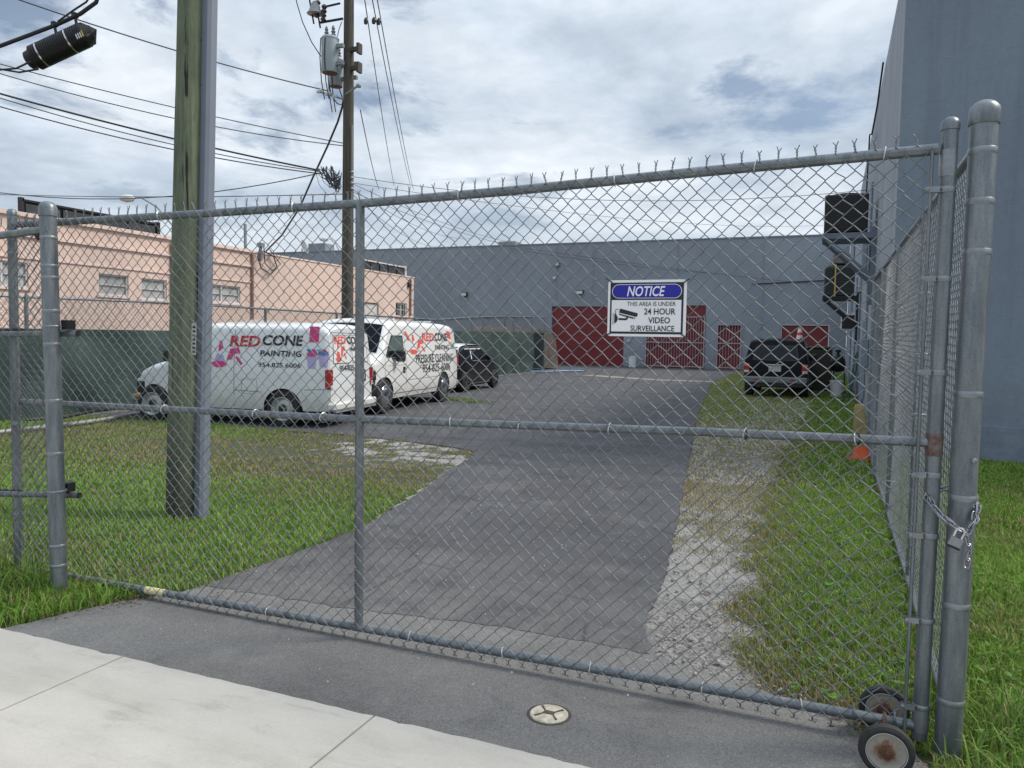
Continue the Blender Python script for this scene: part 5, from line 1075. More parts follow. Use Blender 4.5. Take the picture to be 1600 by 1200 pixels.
Bv.patch([(2.40, .82), (2.52, .82), (2.52, .96), (2.40, .96)], TRIMB, 'door_handle', 1, .006); Bv.patch([(3.74, .72), (3.82, .72), (3.82, .92), (3.76, .92)], TRIMB, 'vent_slot', 1, .006)
tx(Bv, uv2, 'RED', (662, 520, 681, 533), P_CORAL, bold=.025, shear=.1); tx(Bv, uv2, 'CONE', (682, 520, 701, 533), P_BLACK, bold=.025, shear=.1)
tx(Bv, uv2, 'PAINTING', (681, 539, 702, 546), P_BLACK, bold=.01); tx(Bv, uv2, 'PRESSURE CLEANING', (649, 554, 707, 564), P_BLACK, bold=.008); tx(Bv, uv2, '954-825-6006', (659, 569, 702, 578), P_BLACK, bold=.008)
def logo2(poly, m): Bv.patch(poly, m, 'decal', 1, .006)
(xa, za), (xb, zb_) = uv2(640, 521), uv2(665, 553); cone_logo(logo2, xa, xb, zb_, za, 1, (P_CORAL, P_WHITE))
(xa, za), (xb, zb_) = uv2(635, 518), uv2(644, 532); Bv.patch([(xa, za), (xa-.1, za), (xb, zb_), (xb+.16, zb_)], P_CORAL, 'decal', 1, .006)
(xa, za), (xb, zb_) = uv2(701, 517), uv2(706, 530); Bv.patch([(xa, za), (xb, za-.02), (xb-.06, zb_), (xa-.04, zb_+.03)], P_CORAL, 'decal', 1, .006)
(xa, za), (xb, zb_) = uv2(703, 534), uv2(708, 540); Bv.patch([(xa, za), (xb, za), (xb, zb_), (xa, zb_)], P_YEL, 'decal', 1, .006); (xa, za), (xb, zb_) = uv2(706, 537), uv2(712, 545); Bv.patch([(xa, za), (xb, za), (xb, zb_), (xa, zb_)], P_CYAN, 'decal', 1, .0065)
for sg in (1, -1): build(MB().bbox(Bv.xr-.01, Bv.xr+.06, sg*.84-.06, sg*.84+.06, .85, 1.15, .01), 'tail_light', TAILR, v2, local=True)
build(MB().bbox(Bv.xr-.08, Bv.xr+.08, -.88, .88, .36, .50, .03), 'bumper', BUMPG, v2, local=True); build(MB().bbox(3.94, 4.02, -.80, .80, .38, .54, .03), 'front_bumper', CHROME, v2, local=True)
build(MB().box(-.2, -.14, -.5, .5, 1.99, 2.02).box(2.0, 2.06, -.5, .5, 1.99, 2.02), 'roof_bar', WHITEP, v2, local=True)

# --- small black hatchback with a white roof
rz3 = R(93.5); d3 = Vector((math.cos(rz3), math.sin(rz3))); right3 = Vector((d3.y, -d3.x)); c3_ = Vector((-10.0, 20.63)); W3_ = .84; o3 = c3_-right3*(W3_-.02)
v3 = thing('black_hatchback', 'small black hatchback with a white roof parked just beyond the vans', 'car', (o3.x, o3.y, 0), rz3)
Cm = Car(v3, [(-.62, .98), (-.55, 1.10), (-.30, 1.34), (.2, 1.40), (1.25, 1.40), (1.40, 1.36), (1.86, 1.0), (2.6, .90), (2.95, .78), (3.06, .5)], [(-.62, .72), (-.4, .80), (0, W3_), (2.4, W3_), (2.8, .78), (3.06, .58)], .20, .88, .26, .09, (0.0, 2.45), .355, crown=.04)
Cm.body(BLACKP, .30)
for x in (0, 2.45):
    for sg in (1, -1): wheel(v3, x, sg*(W3_-.06), .305, .19, sg, 'alloy', mat('dark_alloy', (.10, .10, .11), .35, .6, 0))
Cm.screen(-.36, 1.38, WHITEP2, .97, 'roof_panel', .012); Cm.screen(1.42, 1.84)
for sg in (1, -1):
    Cm.patch([(-.42, 1.02), (.42, .98), (.42, 1.27), (-.2, 1.27)], GLASSD, 'side_window', sg, .006); Cm.patch([(.50, .98), (1.70, .98), (1.32, 1.28), (.50, 1.27)], GLASSD, 'side_window', sg, .006)
    Cm.patch([(-.5, 1.30), (1.34, 1.31), (1.30, 1.275), (-.45, 1.275)], WHITEP2, 'roof_edge', sg, .008); Cm.patch([(.425, .98), (.495, .98), (.495, 1.27), (.425, 1.27)], WHITEP2, 'pillar', sg, .008)
    Cm.patch([(.40, .235), (2.04, .235), (2.04, .265), (.40, .265)], CHROME, 'sill_trim', sg, .008)
    build(MB().lathe([(.10, -.03), (.10, .02), (.06, .06)], (1.62, sg*(W3_+.08), 1.02), (1, 0, 0), 12), 'mirror', BLACKP, v3, True, True)
    build(MB().lathe([(.10, 0), (.09, .03), (.04, .045)], (2.86, sg*.60, .72), (1, 0, .5), 14), 'headlight', CHROME, v3, True, True)
build(MB().tube([(.46, -W3_-.01, .93), (1.9, -W3_-.005, .93)], .012, 6), 'belt_trim', CHROME, v3, local=True); Cm.seam([(.46, .95), (.44, .28)], -1); Cm.seam([(1.72, .95), (1.74, .28)], -1)

# --- black sport utility vehicle seen from behind
v4 = thing('black_suv', 'black sport utility vehicle with grey bumper parked tail first on the grass strip', 'car', (-1.50, 24.95, 0), R(90))
Dm = Car(v4, [(-.84, 1.05), (-.80, 1.66), (-.68, 1.715), (1.6, 1.72), (1.9, 1.65), (2.5, 1.12), (3.45, 1.03), (3.62, .85), (3.66, .5)], [(-.84, .86), (-.74, .90), (-.3, .915), (2.9, .915), (3.4, .84), (3.66, .72)], .36, 1.06, .26, .09, (0.0, 2.69), .43, rear_lean=.34)
Dm.body(NAVYP, .36)
for x in (0, 2.69):
    for sg in (1, -1): wheel(v4, x, sg*.79, .375, .25, sg, 'steel', STEELW)
def rearD(off): return lambda y, z: (Dm.xr+.34*max(0, z-1.06*.9)-off, y, z)
def rp4(poly, off, m, nm): return put_poly(poly, rearD(off), m, v4, nm)
rp4([(.66, 1.10), (-.66, 1.10), (-.58, 1.52), (-.50, 1.56), (.50, 1.56), (.58, 1.52)], .012, GLASSD, 'rear_window'); rp4([(.60, 1.14), (-.60, 1.14), (-.54, 1.50), (.54, 1.50)], .016, mat('tinted_hatch_glass', (.010, .018, .026), .08, 0, 0, spec=.18), 'rear_pane')
rp4([(.74, .62), (-.74, .62), (-.74, .632), (.74, .632)], .011, SEAM, 'panel_gap')
rp4([(.19, .78), (-.16, .78), (-.16, .96), (.19, .96)], .014, mat('licence_plate_green_white', (.45, .52, .50), .5, 0, 0), 'licence_plate')
build(MB().box(Dm.xr-.05, Dm.xr-.01, -.22, .25, .97, 1.0), 'hatch_handle', CHROME, v4, local=True)
for sg in (1, -1):
    build(MB().bbox(Dm.xr-.03, Dm.xr+.14, sg*.80-.09, sg*.80+.10 if sg > 0 else -.70, .72, 1.0, .015) if False else MB().bbox(Dm.xr-.03, Dm.xr+.14, min(sg*.73, sg*.905), max(sg*.73, sg*.905), .72, 1.00, .015), 'tail_light', TAILR, v4, local=True)
    build(MB().box(Dm.xr-.034, Dm.xr-.031, min(sg*.75, sg*.89), max(sg*.75, sg*.89), .74, .81), 'reverse_lamp', LENSW, v4, local=True); build(MB().box(Dm.xr-.034, Dm.xr-.031, min(sg*.75, sg*.89), max(sg*.75, sg*.89), .93, .985), 'indicator_lamp', TAILA, v4, local=True)
    build(MB().bbox(Dm.xr-.125, Dm.xr-.10, min(sg*.42, sg*.60), max(sg*.42, sg*.60), .52, .56, .005), 'reflector', TAILR, v4, local=True)
    build(MB().tube([(-.4, sg*.60, 1.73), (-.3, sg*.62, 1.78), (1.4, sg*.62, 1.78), (1.5, sg*.60, 1.73)], .018, 6), 'roof_rail', CHROME, v4, True, True)
    build(MB().bbox(1.95, 2.1, min(sg*.90, sg*1.10), max(sg*.90, sg*1.10), 1.08, 1.28, .03), 'mirror', TRIMB, v4, local=True)
    Dm.patch([(-.2, 1.12), (1.9, 1.12), (1.75, 1.56), (0, 1.56)], GLASSD, 'side_window', sg, .006); Dm.patch([(.5, .42), (2.2, .42), (2.2, .52), (.5, .52)], BUMPG, 'sill_cladding', sg, .008)
build(MB().bbox(Dm.xr-.12, Dm.xr+.10, -.90, .90, .44, .62, .03), 'bumper', mat('grey_plastic_bumper', (.16, .18, .19), .5, 0, .08), v4, local=True)
build(MB().box(Dm.xr-.05, Dm.xr+.15, -.80, .80, .34, .44), 'bumper_valance', TRIMB, v4, local=True); build(MB().tube([(-.95, .45, .33), (-.5, .45, .36)], .03, 8), 'exhaust_pipe', RUST, v4, local=True)
build(MB().tube([(Dm.xr+.26, .05, 1.60), (Dm.xr+.1, -.25, 1.17)], .008, 5), 'wiper', TRIMB, v4, local=True)

# --- pale car roof showing beyond the screened fence
v5 = thing('pale_van', 'pale van roof and greenish window showing between the pink building and the fence', 'van', (-16.2, 21.0, 0), R(-92))
Ev = Car(v5, [(-.9, 1.7), (-.75, 1.98), (2.1, 2.02), (2.4, 1.95), (3.1, 1.3), (3.7, 1.1), (3.85, .6)], [(-.9, .84), (-.6, .95), (3.2, .95), (3.85, .75)], .3, 1.15, .15, .14, (0, 2.9), .4)
Ev.body(CREAMP, .34)
for x in (0, 2.9):
    for sg in (1, -1): wheel(v5, x, sg*.85, .34, .2, sg)
Ev.screen(2.42, 3.06, GLASSG)
for sg in (1, -1): Ev.patch([(1.3, 1.82), (2.2, 1.82), (2.7, 1.3), (1.3, 1.3)], GLASSG, 'side_window', sg, .006); Ev.patch([(-.5, 1.82), (.9, 1.82), (.9, 1.3), (-.5, 1.3)], GLASSG, 'side_window', sg, .006)

# ------------------------------------------------------------------ yard clutter
ORANGE = mat('orange_plastic', (.62, .10, .03), .6, 0, .15, 10); FADED = mat('faded_ochre_plastic', (.27, .21, .085), .8, 0, .35, 6, .2, 20)
p = G(1349, 718); cn = thing('delineator_cone', 'tall faded ochre delineator with an orange foot standing by the side fence', 'traffic cone', (.44, 11.75, 0))
x, y = .44, 11.75
build(MB().lathe([(.088, .20), (.085, .40), (.078, .60), (.072, .74), (.055, .78)], (x, y, .0), (-.06, 0, 1), 20), 'sleeve', FADED, cn, True); build(MB().lathe([(.115, .03), (.095, .12), (.091, .205)], (x, y, 0), n=20), 'orange_collar', ORANGE, cn, True)
build(MB().bbox(x-.19, x+.17, y-.18, y+.18, .0, .035, .01), 'foot', mat('brick_red_rubber', (.22, .05, .03), .7, 0, .2), cn)
bx0, bx1 = -.62, .28; YC = 28.2
cab = thing('utility_cabinet', 'olive brown steel cabinet standing behind the black car by the side wall', 'cabinet', (-.45, YC, 0))
p0, p1 = PY(1252, 597, YC), PY(1301, 545, YC)
build(MB().bbox(p0.x-.5, p1.x, YC, YC+.9, .03, p1.z, .03), 'cabinet_body', mat('olive_brown_metal', (.055, .05, .035), .7, .1, .25, 3), cab); build(MB().bbox(p0.x-.55, p1.x+.04, YC-.04, YC+.95, p1.z+.002, p1.z+.07, .02), 'cabinet_lid', mat('olive_lid', (.075, .07, .055), .6, 0, .2), cab)
build(MB().box(p1.x-.62, p1.x-.605, YC-.006, YC-.002, .1, p1.z-.05), 'door_gap', SEAM, cab); build(MB().box(p0.x-.4, p1.x+.1, YC-.1, YC+.9, -.02, .028), 'plinth', BUMPG, cab)
t = thing('traffic_cone', 'orange traffic cone with white bands standing on top of the olive cabinet', 'traffic cone', (PY(1249, 540, YC+.3).x, YC+.3, p1.z+.07))
tx_, tz_ = PY(1249, 540, YC+.3).x, p1.z+.072
for (r0, r1, h0, h1, m, nm) in ((.15, .115, .03, .25, ORANGE, 'cone_body'), (.115, .098, .25, .37, P_WHITE, 'white_band'), (.098, .08, .37, .47, ORANGE, 'cone_body'), (.08, .06, .47, .60, P_WHITE, 'white_band'), (.06, .035, .60, .76, ORANGE, 'cone_body')): build(MB().lathe([(r0, h0), (r1, h1)], (tx_, YC+.3, tz_), n=20), nm, m, t, True)
build(MB().bbox(tx_-.2, tx_+.2, YC+.1, YC+.5, tz_, tz_+.035, .01), 'cone_base', ORANGE, t)
p = G(1309, 598); bb = PY(1310, 540, 27.2)
gr = thing('kettle_grill', 'black kettle grill under a dark cover beside the olive cabinet', 'grill', (bb.x, 27.2, 0))
build(MB().lathe([(.05, .72), (.17, .76), (.23, .88), (.24, 1.0), (.22, 1.14), (.13, 1.25), (.05, 1.28), (.04, 1.36), (.09, 1.38), (.09, 1.44), (.02, 1.46)], (bb.x, 27.2, 0), n=24), 'lid_and_bowl', BLACKMETAL, gr, True)
for k in range(3): a = k*2.1; build(MB().tube([(bb.x+.2*math.cos(a), 27.2+.2*math.sin(a), .85), (bb.x+.24*math.cos(a), 27.2+.24*math.sin(a), 0)], .018, 6), 'leg', BLACKMETAL, gr)
def bucket(lab, x, y, s_=1.0, m=P_WHITE, cat='bucket', grp='white buckets'):
    b = thing('bucket', lab, cat, (x, y, 0), group=grp); build(MB().lathe([(.13*s_, 0), (.155*s_, .36*s_), (.165*s_, .365*s_), (.165*s_, .40*s_), (.15*s_, .40*s_), (.12*s_, .1*s_)], (x, y, .01), n=20), 'pail', m, b, True)
    build(MB().tube([(x+.16*s_*math.cos(a), y-.02, .38*s_+.16*s_*math.sin(a)) for a in np.linspace(0, math.pi, 9)], .008, 5), 'handle', BLACKMETAL, b); return b
p = G(1307, 598); bucket('white bucket on the grass in front of the kettle grill', PY(1307, 598, 25.6).x, 25.6, 1.25)
bucket('white bucket standing between the two red doors of the warehouse', PY(988, 572, 47.2).x, 47.2, 1.7)
p = PY(848, 568, 46.9); bag = MB()
one(MB().lathe([(.3, 0), (.42, .15), (.45, .4), (.34, .62), (.12, .74), (.08, .86), (.02, .88)], (p.x, 46.9, .01), n=14), 'rubbish_bag', mat('patterned_bag', (.32, .28, .30), .6, 0, .5, 7, var2=(.05, .04, .06)), 'crumpled patterned bag by the dark doorway left of the red garage door', 'bag', smooth=True)
one(MB().tube([(-14.6, 35.6, .03), (-13.6, 34.9, .06), (-12.9, 35.4, .04), (-12.1, 36.4, .08), (-11.6, 37.6, .05), (-12.2, 38.6, .05)], .05, 6), 'blue_hose', mat('blue_hose_plastic', (.12, .26, .45), .5, 0, .2), 'blue hose lying on the paving at the far end of the green screen', 'hose', smooth=True)
pts = [G(x, y, .06) for x, y in ((-60, 683), (0, 675), (70, 667), (130, 660), (165, 655), (200, 648), (232, 644))]
one(MB().tube(pts, .032, 8), 'loose_pipe', mat('dull_white_pipe', (.30, .30, .29), .6, 0, .3, 2), 'long pale pipe lying in the grass at the left below the green screen', 'pipe', smooth=True)
one(MB().tube([G(x, y, .22) for x, y in ((40, 656), (100, 652), (150, 642), (215, 634))], .025, 8), 'black_pipe', BLACKMETAL, 'thin dark pipe above the pale pipe at the foot of the green screen', 'pipe', smooth=True)
# garden hose and hanging things by the tall building
one(MB().tube([(.5, 24.0, 0.02), (.55, 24.3, .5), (.66, 24.5, 1.2), (.70, 24.2, 1.4), (.68, 23.9, .9), (.55, 23.8, .3), (.35, 23.6, .03)], .025, 6), 'green_hose', mat('dark_green_hose', (.02, .07, .055), .5, 0, .2), 'dark green hose hanging by the side wall near the grill', 'hose', smooth=True)
# round valve cover in the apron
cc = G(858, 1116, .004); vcv = thing('valve_cover', 'round cream valve cover with a dark cross mark set in the asphalt apron', 'valve cover', (cc.x, cc.y, .004))
build(MB().lathe([(.082, -.02), (.082, .006), (.077, .010), (.001, .011)], (cc.x, cc.y, .0), n=36), 'lid', mat('cream_painted_iron', (.58, .53, .43), .7, 0, .25, 30, .3, 90, var2=(.34, .29, .22)), vcv, True)
build(MB().lathe([(.096, -.02), (.096, .0045), (.088, .0065), (.0835, .0045), (.0835, -.02)], (cc.x, cc.y, .0), n=36), 'frame_ring', mat('dark_iron', (.07, .06, .05), .8, 0, .4, 30), vcv)
dk = mat('dark_emboss', (.10, .075, .055), .8, 0, .3, 60)
def cvp(poly): return build(MB().prism([(cc.x+a, cc.y+b) for a, b in poly], lambda x, y: (x, y, .0135), lambda x, y: (x, y, .0105)), 'cast_mark', dk, vcv)
cvp([(-.024, -.014), (.024, -.014), (.024, .014), (-.024, .014)])
for sx_ in (1, -1):
    for sy_ in (1, -1): cvp([(sx_*.022, sy_*.010), (sx_*.026, sy_*.014), (sx_*.052, sy_*.044), (sx_*.044, sy_*.050), (sx_*.020, sy_*.0145)])
# street lamp far left, and two far lamp poles
def lamp(lab, px, py, dx, d, h=None):
    hd = AT(px, py, d); b = AT(px+dx, py, d); t = thing('street_lamp', lab, 'street lamp', (b.x, b.y, 0), group='far street lamps'); low = Vector((b.x, b.y, 0)); topz = b.z-1.6
    build(MB().tube([low, (b.x, b.y, topz)], [.12, .08], 8), 'pole', BUMPG, t, True); build(MB().tube([(b.x, b.y, topz), b.lerp(hd, .4)+Vector((0, 0, -.5)), b.lerp(hd, .8)+Vector((0, 0, .05)), hd], .05, 6), 'arm', BUMPG, t, True)
    build(MB().lathe([(.05, 0), (.2, .15), (.24, .5), (.12, .85), (.03, .9)], hd+(b-hd).normalized()*.1, (hd-b), 10), 'lamp_head', LENSW, t, True)
lamp('street lamp with a long curved arm left of the near pole above the pink building', 208, 310, 62, 45); lamp('tiny street lamp left of the far pole above the warehouse', 512, 374, 22, 75)
one(MB().tube([AT(383, 350, 60), AT(384, 420, 60), AT(384, 520, 60)], .12, 6), 'distant_pole', BUMPG, 'thin distant pole above the pink roof right of the near pole', 'utility pole')

# ------------------------------------------------------------------ grass, pebbles and litter
bm_ = T('grass_blades', .65); cattr = bm_.t.nodes.new('ShaderNodeAttribute'); cattr.attribute_name = 'tint'; bm_.t.links.new(cattr.outputs['Color'], bm_.b.inputs['Base Color'])
bm_.b.inputs['Specular IOR Level'].default_value = .25
try:
    tr_ = bm_.t.nodes.new('ShaderNodeBsdfTranslucent'); mx_ = bm_.t.nodes.new('ShaderNodeMixShader'); mx_.inputs[0].default_value = .25
    bm_.t.links.new(cattr.outputs['Color'], tr_.inputs[0]); bm_.t.links.new(bm_.b.outputs[0], mx_.inputs[1]); bm_.t.links.new(tr_.outputs[0], mx_.inputs[2]); bm_.t.links.new(mx_.outputs[0], bm_.t.nodes['Material Output'].inputs[0])
except Exception: pass
def in_view(x, y, mg=.12):
    fx, fy = -math.sin(YAW), math.cos(YAW); dep = x*fx+y*fy; lat = x*fy-y*fx; return (dep > 1.0) & (np.abs(lat/np.maximum(dep, .1)) < .664+mg)
def grass(name, x0, x1, y0, y1, dens, hmin, hmax, width, seed, region=None, dmin=0, dmax=99, lean=.85):
    g = np.random.default_rng(seed); n = int((x1-x0)*(y1-y0)*dens); x = g.uniform(x0, x1, n); y = g.uniform(y0, y1, n)
    dist = np.hypot(x, y); cov, dry, _ = masks(x, y); tuft = fbm(x, y, 9, 40+seed)
    keep = (g.random(n) < cov*(.35+1.1*tuft)) & in_view(x, y) & (dist >= dmin) & (dist < dmax)
    if region is not None: keep &= region(x, y)
    x, y, dry, tuft = x[keep], y[keep], dry[keep], tuft[keep]; n = len(x); cov = cov[keep]
    h = g.uniform(hmin, hmax, n)*(.55+.8*tuft)*(1-.45*dry)*(.5+.5*cov); a = g.uniform(0, 2*np.pi, n); w = width*g.uniform(.6, 1.3, n); ln = h*g.uniform(.15, 1.0, n)*lean*1.3; b = a+g.normal(0, .5, n)+np.pi/2
    ca, sa_ = np.cos(a), np.sin(a); cb, sb = np.cos(b), np.sin(b); V = np.empty((n, 5, 3))
    z0 = -.008
    V[:, 0] = np.stack([x-ca*w*.5, y-sa_*w*.5, np.full(n, z0)], -1); V[:, 1] = np.stack([x+ca*w*.5, y+sa_*w*.5, np.full(n, z0)], -1)
    mxx, myy = x+cb*ln*.35, y+sb*ln*.35
    V[:, 2] = np.stack([mxx+ca*w*.5, myy+sa_*w*.5, h*.6], -1); V[:, 3] = np.stack([mxx-ca*w*.5, myy-sa_*w*.5, h*.6], -1); V[:, 4] = np.stack([x+cb*ln, y+sb*ln, h*(1-.25*(ln/h)**2)], -1)
    base = np.arange(n)*5; T1 = np.stack([base, base+1, base+2], -1); T2 = np.stack([base, base+2, base+3], -1); T3 = np.stack([base+3, base+2, base+4], -1)
    o = np_mesh(name, V.reshape(-1, 3), np.concatenate([T1, T2, T3]), bm_.m, kind='stuff')
    big = fbm(x, y, .8, 60)[:, None]; r1_ = g.random((n, 1)); dryv = np.clip(dry+.10*g.normal(size=n), 0, 1)[:, None]
    green = np.array([.095, .215, .026])*(1-r1_)+np.array([.27, .43, .072])*r1_; green = green*(.75+.5*big); dead = np.array([.34, .27, .14])*(.7+.6*r1_); yel = np.array([.27, .27, .095])*(.8+.4*r1_)
    isdead = (g.random((n, 1)) < (.09+.16*(big < .38)+.55*dryv**1.3)); colr = green*(1-dryv)+yel*dryv; colr = np.where(isdead, dead, colr)
    col = np.ones((n, 5, 4)); col[:, :, :3] = colr[:, None]; at = o.data.color_attributes.new('tint', 'FLOAT_COLOR', 'POINT'); at.data.foreach_set('color', col.astype(np.float32).ravel())
    return o, n
tot = 0
CATS = {}
def gr_(name, label, *a, **k):
    global tot
    o, n = grass(name, *a, **k); tot += n; tag(o, label, 'grass'); return o
gr_('near_grass', 'lush broad bladed green grass right of the big latch post below the tall building', .42, 4.6, 2.72, 12.5, 8200, .030, .078, .0052, 1, dmax=7.5, region=lambda x, y: (x > .62) | ((x > .42) & (y < 3.3)))
gr_('side_lawn', 'green lawn between the latch post and the wall of the tall building', .62, 8, 5.5, 12.5, 3600, .028, .065, .008, 2, dmin=7.5)
gr_('strip_grass', 'rough green grass strip inside the gate beside the side fence', -1.6, .62, 3.35, 10.5, 8500, .024, .072, .0048, 3, dmax=9.0)
gr_('far_strip_grass', 'thin patchy grass around the black car along the side wall', -5.0, .75, 8, 47, 900, .025, .06, .017, 4, dmin=9.0)
gr_('lawn', 'green lawn around the near wooden pole left of the driveway', -9.5, -3.5, 2.8, 10.6, 6200, .026, .072, .0055, 5, dmax=8.6)
gr_('far_lawn', 'patchy yellowing lawn between the near pole and the parked vans', -15, -3.5, 3.5, 10.7, 2700, .022, .058, .0095, 6, dmin=8.6, dmax=22)
gr_('verge_grass', 'tuft of green weeds at the foot of the left fence post beside the sidewalk', -7.0, -3.55, 2.72, 3.5, 4200, .035, .12, .0065, 7, lean=.9)
def tufts(name, label, pts, n, hm, seed, w=.006, spread=.05):
    g = np.random.default_rng(seed); V = []; F = []; Cc = []
    for (cx, cy) in pts:
        for k in range(n):
            a = g.uniform(0, 6.28); h = hm*g.uniform(.5, 1.1); l = h*g.uniform(.2, .9); x = cx+g.normal(0, spread); y = cy+g.normal(0, spread); b = a+1.57; o = len(V)
            P = [(x, y, -.01), (x+math.cos(a)*l*.3, y+math.sin(a)*l*.3, h*.6), (x+math.cos(a)*l*.7, y+math.sin(a)*l*.7, h*.85), (x+math.cos(a)*l, y+math.sin(a)*l, h*(.8 if l > h*.6 else 1))]
            for q, p_ in enumerate(P): ww = w*(1, .9, .6, .1)[q]; V += [(p_[0]-math.cos(b)*ww/2, p_[1]-math.sin(b)*ww/2, p_[2]), (p_[0]+math.cos(b)*ww/2, p_[1]+math.sin(b)*ww/2, p_[2])]
            F += [(o+2*q, o+2*q+1, o+2*q+3, o+2*q+2) for q in range(3)]; c = np.array([.09, .18, .03])+g.random()*np.array([.12, .14, .04]); c = np.array([.24, .19, .09]) if g.random() < .1 else c; Cc += [(*c, 1)]*8
    o = np_mesh(name, V, F, bm_.m, kind='stuff'); at = o.data.color_attributes.new('tint', 'FLOAT_COLOR', 'POINT'); at.data.foreach_set('color', np.array(Cc, dtype=np.float32).ravel()); tag(o, label, 'weeds'); return o
g = random.Random(3)
tufts('weed_tuft', 'long bladed weeds round the foot of the big latch post at the right', [(g.uniform(.5, .95), g.uniform(2.95, 3.75)) for _ in range(46)], 7, .19, 1, .0075)
tufts('weed_tuft', 'taller weeds tangled round the left fence post', [(-4.75+g.uniform(-.9, .42), 3.12+g.uniform(-.28, .3)) for _ in range(60)], 9, .20, 2, .008)
tufts('weed_tuft', 'single spiky grass clumps in the strip inside the side fence', [(g.uniform(-.1, .5), g.uniform(3.65, 6.0)) for _ in range(50)], 7, .13, 3, .006)
tufts('weed_tuft', 'low weeds under the far van on the paving', [(G(x, y).x+g.uniform(-.4, .4), G(x, y).y+g.uniform(-.2, .2)) for x, y in ((715, 625), (735, 628), (745, 630), (720, 627)) for _ in range(10)], 8, .08, 4, .02, .1)
# broad leaved weeds (rosettes of oval leaves)
def rosettes(name, label, pts, seed, s_=.04):
    g = np.random.default_rng(seed); V = []; F = []; Cc = []
    for (cx, cy) in pts:
        sc_ = s_*g.uniform(.6, 1.3)
        for k in range(int(g.integers(6, 12))):
            a = g.uniform(0, 6.28); L = sc_*g.uniform(.7, 1.2); el = g.uniform(.15, .8); o = len(V); b = a+1.57; z0 = g.uniform(.01, .05)
            for t, ww in ((0, .12), (.35, .62), (.7, .55), (1, .05)):
                px_, py_, pz = cx+math.cos(a)*L*t, cy+math.sin(a)*L*t, z0+math.sin(el)*L*t*(1-.4*t); V += [(px_-math.cos(b)*ww*L*.5, py_-math.sin(b)*ww*L*.5, pz), (px_+math.cos(b)*ww*L*.5, py_+math.sin(b)*ww*L*.5, pz)]
            F += [(o+2*q, o+2*q+1, o+2*q+3, o+2*q+2) for q in range(3)]; c = np.array([.08, .18, .03])+g.random()*np.array([.08, .11, .04]); Cc += [(*c, 1)]*8
    o = np_mesh(name, V, F, bm_.m, kind='stuff'); at = o.data.color_attributes.new('tint', 'FLOAT_COLOR', 'POINT'); at.data.foreach_set('color', np.array(Cc, dtype=np.float32).ravel()); tag(o, label, 'weeds'); return o
rosettes('leafy_weeds', 'round leaved weeds mixed in the grass right of the latch post', [(g.uniform(.62, 2.6), g.uniform(2.75, 6.5)) for _ in range(260)], 1, .026)
rosettes('leafy_weeds', 'round leaved weeds in the strip inside the gate', [(g.uniform(-.15, .5), g.uniform(3.6, 7)) for _ in range(110)], 2, .026)
rosettes('leafy_weeds', 'round leaved weeds in the lawn near the left post', [(g.uniform(-7.5, -3.7), g.uniform(3.45, 6.5)) for _ in range(330)], 3, .026)
# pebbles in the sand strip and on the asphalt
def pebbles(name, label, pts, m, seed, s0, s1, z=0.0):
    g = np.random.default_rng(seed); n = len(pts); P = np.array(pts); oc = np.array([(1, 0, 0), (0, 1, 0), (-1, 0, 0), (0, -1, 0), (0, 0, .7), (0, 0, -.7)], float); s_ = g.uniform(s0, s1, (n, 1, 1))*g.uniform(.6, 1.4, (n, 6, 3)); a = g.uniform(0, 6.28, n)
    V = oc[None]*s_; x = V[..., 0]*np.cos(a)[:, None]-V[..., 1]*np.sin(a)[:, None]; y = V[..., 0]*np.sin(a)[:, None]+V[..., 1]*np.cos(a)[:, None]; V = np.stack([x+P[:, :1], y+P[:, 1:2], V[..., 2]+z+s_[..., 2]*.2], -1)
    tr = np.array([(0, 1, 4), (1, 2, 4), (2, 3, 4), (3, 0, 4), (1, 0, 5), (2, 1, 5), (3, 2, 5), (0, 3, 5)]); F = (np.arange(n)[:, None, None]*6+tr[None]).reshape(-1, 3)
    o = np_mesh(name, V.reshape(-1, 3), F, m, kind='stuff'); tag(o, label, 'gravel'); return o
PEB = T('limestone_pebbles', .9); PEB.color(PEB.ramp(PEB.noise(28, 3, .6), [(.3, (.14, .125, .105)), (.5, (.28, .26, .235)), (.7, (.50, .48, .44))]))
gg = np.random.default_rng(77); n = 60000; x = gg.uniform(-1.6, .45, n); y = gg.uniform(3.5, 12, n); cov, dry, sd2 = masks(x, y); xe = np.interp(y, *XE)
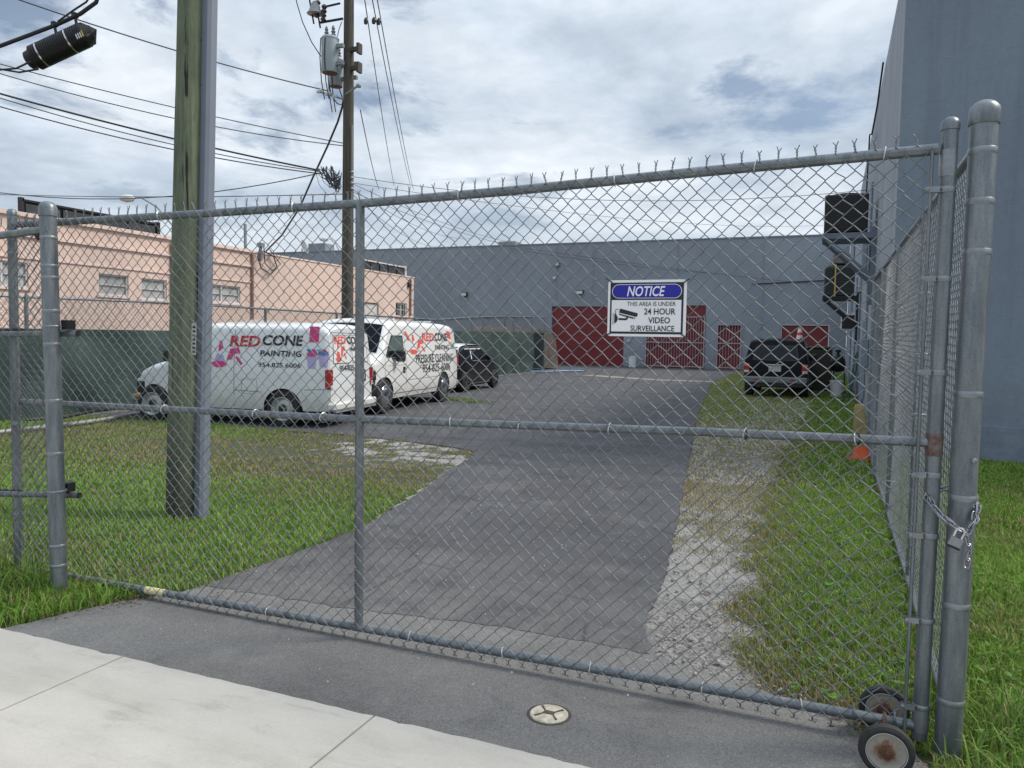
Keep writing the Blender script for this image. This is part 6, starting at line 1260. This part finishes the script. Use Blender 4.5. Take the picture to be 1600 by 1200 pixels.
k = (x > xe-.03) & (gg.random(n) < np.clip(sd2+.06, 0, 1)*np.where(y < 6, .8, .35)*sm(fbm(x, y, 2.2, 90)+.35*(x > xe+.45)+.3*(y < 4.8), .35, .75)); pebbles('gravel', 'loose limestone gravel spilling along the edge of the driveway', np.stack([x[k], y[k]], -1), PEB.m, 5, .002, .009)
x = gg.uniform(-1.2, .4, 500); y = gg.uniform(3.6, 8.5, 500); xe = np.interp(y, *XE); k = x > xe+.05; pebbles('larger_stones', 'scattered larger pale stones in the gravel strip', np.stack([x[k], y[k]], -1), PEB.m, 6, .008, .02)
x = gg.uniform(-4.2, .3, 260); y = gg.uniform(2.75, 9, 260); xe = np.interp(y, *XE); xl = np.interp(y, *XL); k = (x < xe-.05) & (x > xl+.05); pebbles('scattered_grit', 'small white grit scattered over the dark asphalt', np.stack([x[k], y[k]], -1), mat('white_grit', (.6, .6, .58), .9), 8, .003, .007, .012)
# dead leaves along the apron edges
LEAF = mat('dead_leaf', (.11, .07, .045), .9, 0, .5, 20)
g2 = np.random.default_rng(15); V = []; F = []
for (xa, ya, xb, yb, cnt, sp2) in ((-4.0, 2.8, -3.7, 3.45, 160, .05), (-3.9, 3.2, -3.2, 3.62, 120, .06), (-.3, 3.66, .35, 3.42, 160, .035), (.1, 3.45, .5, 3.05, 120, .06), (-3.55, 3.85, -3.55, 5.5, 90, .05), (.42, 3.1, .55, 2.8, 90, .05)):
    for k in range(cnt):
        t = g2.random(); cx = xa+(xb-xa)*t+g2.normal(0, sp2); cy = ya+(yb-ya)*t+g2.normal(0, sp2); L = g2.uniform(.004, .016); w_ = L*g2.uniform(.15, .6); a = g2.uniform(0, 6.28); o = len(V); z = .016+g2.random()*.012
        V += [(cx-math.cos(a)*L, cy-math.sin(a)*L, z), (cx+math.sin(a)*w_, cy-math.cos(a)*w_, z+.004), (cx+math.cos(a)*L, cy+math.sin(a)*L, z), (cx-math.sin(a)*w_, cy+math.cos(a)*w_, z+.006)]; F.append((o, o+1, o+2, o+3))
o = np_mesh('leaf_litter', V, F, LEAF, kind='stuff'); tag(o, 'brown dead leaves and twigs gathered along the edges of the asphalt apron', 'leaf litter')
print('blades', tot)
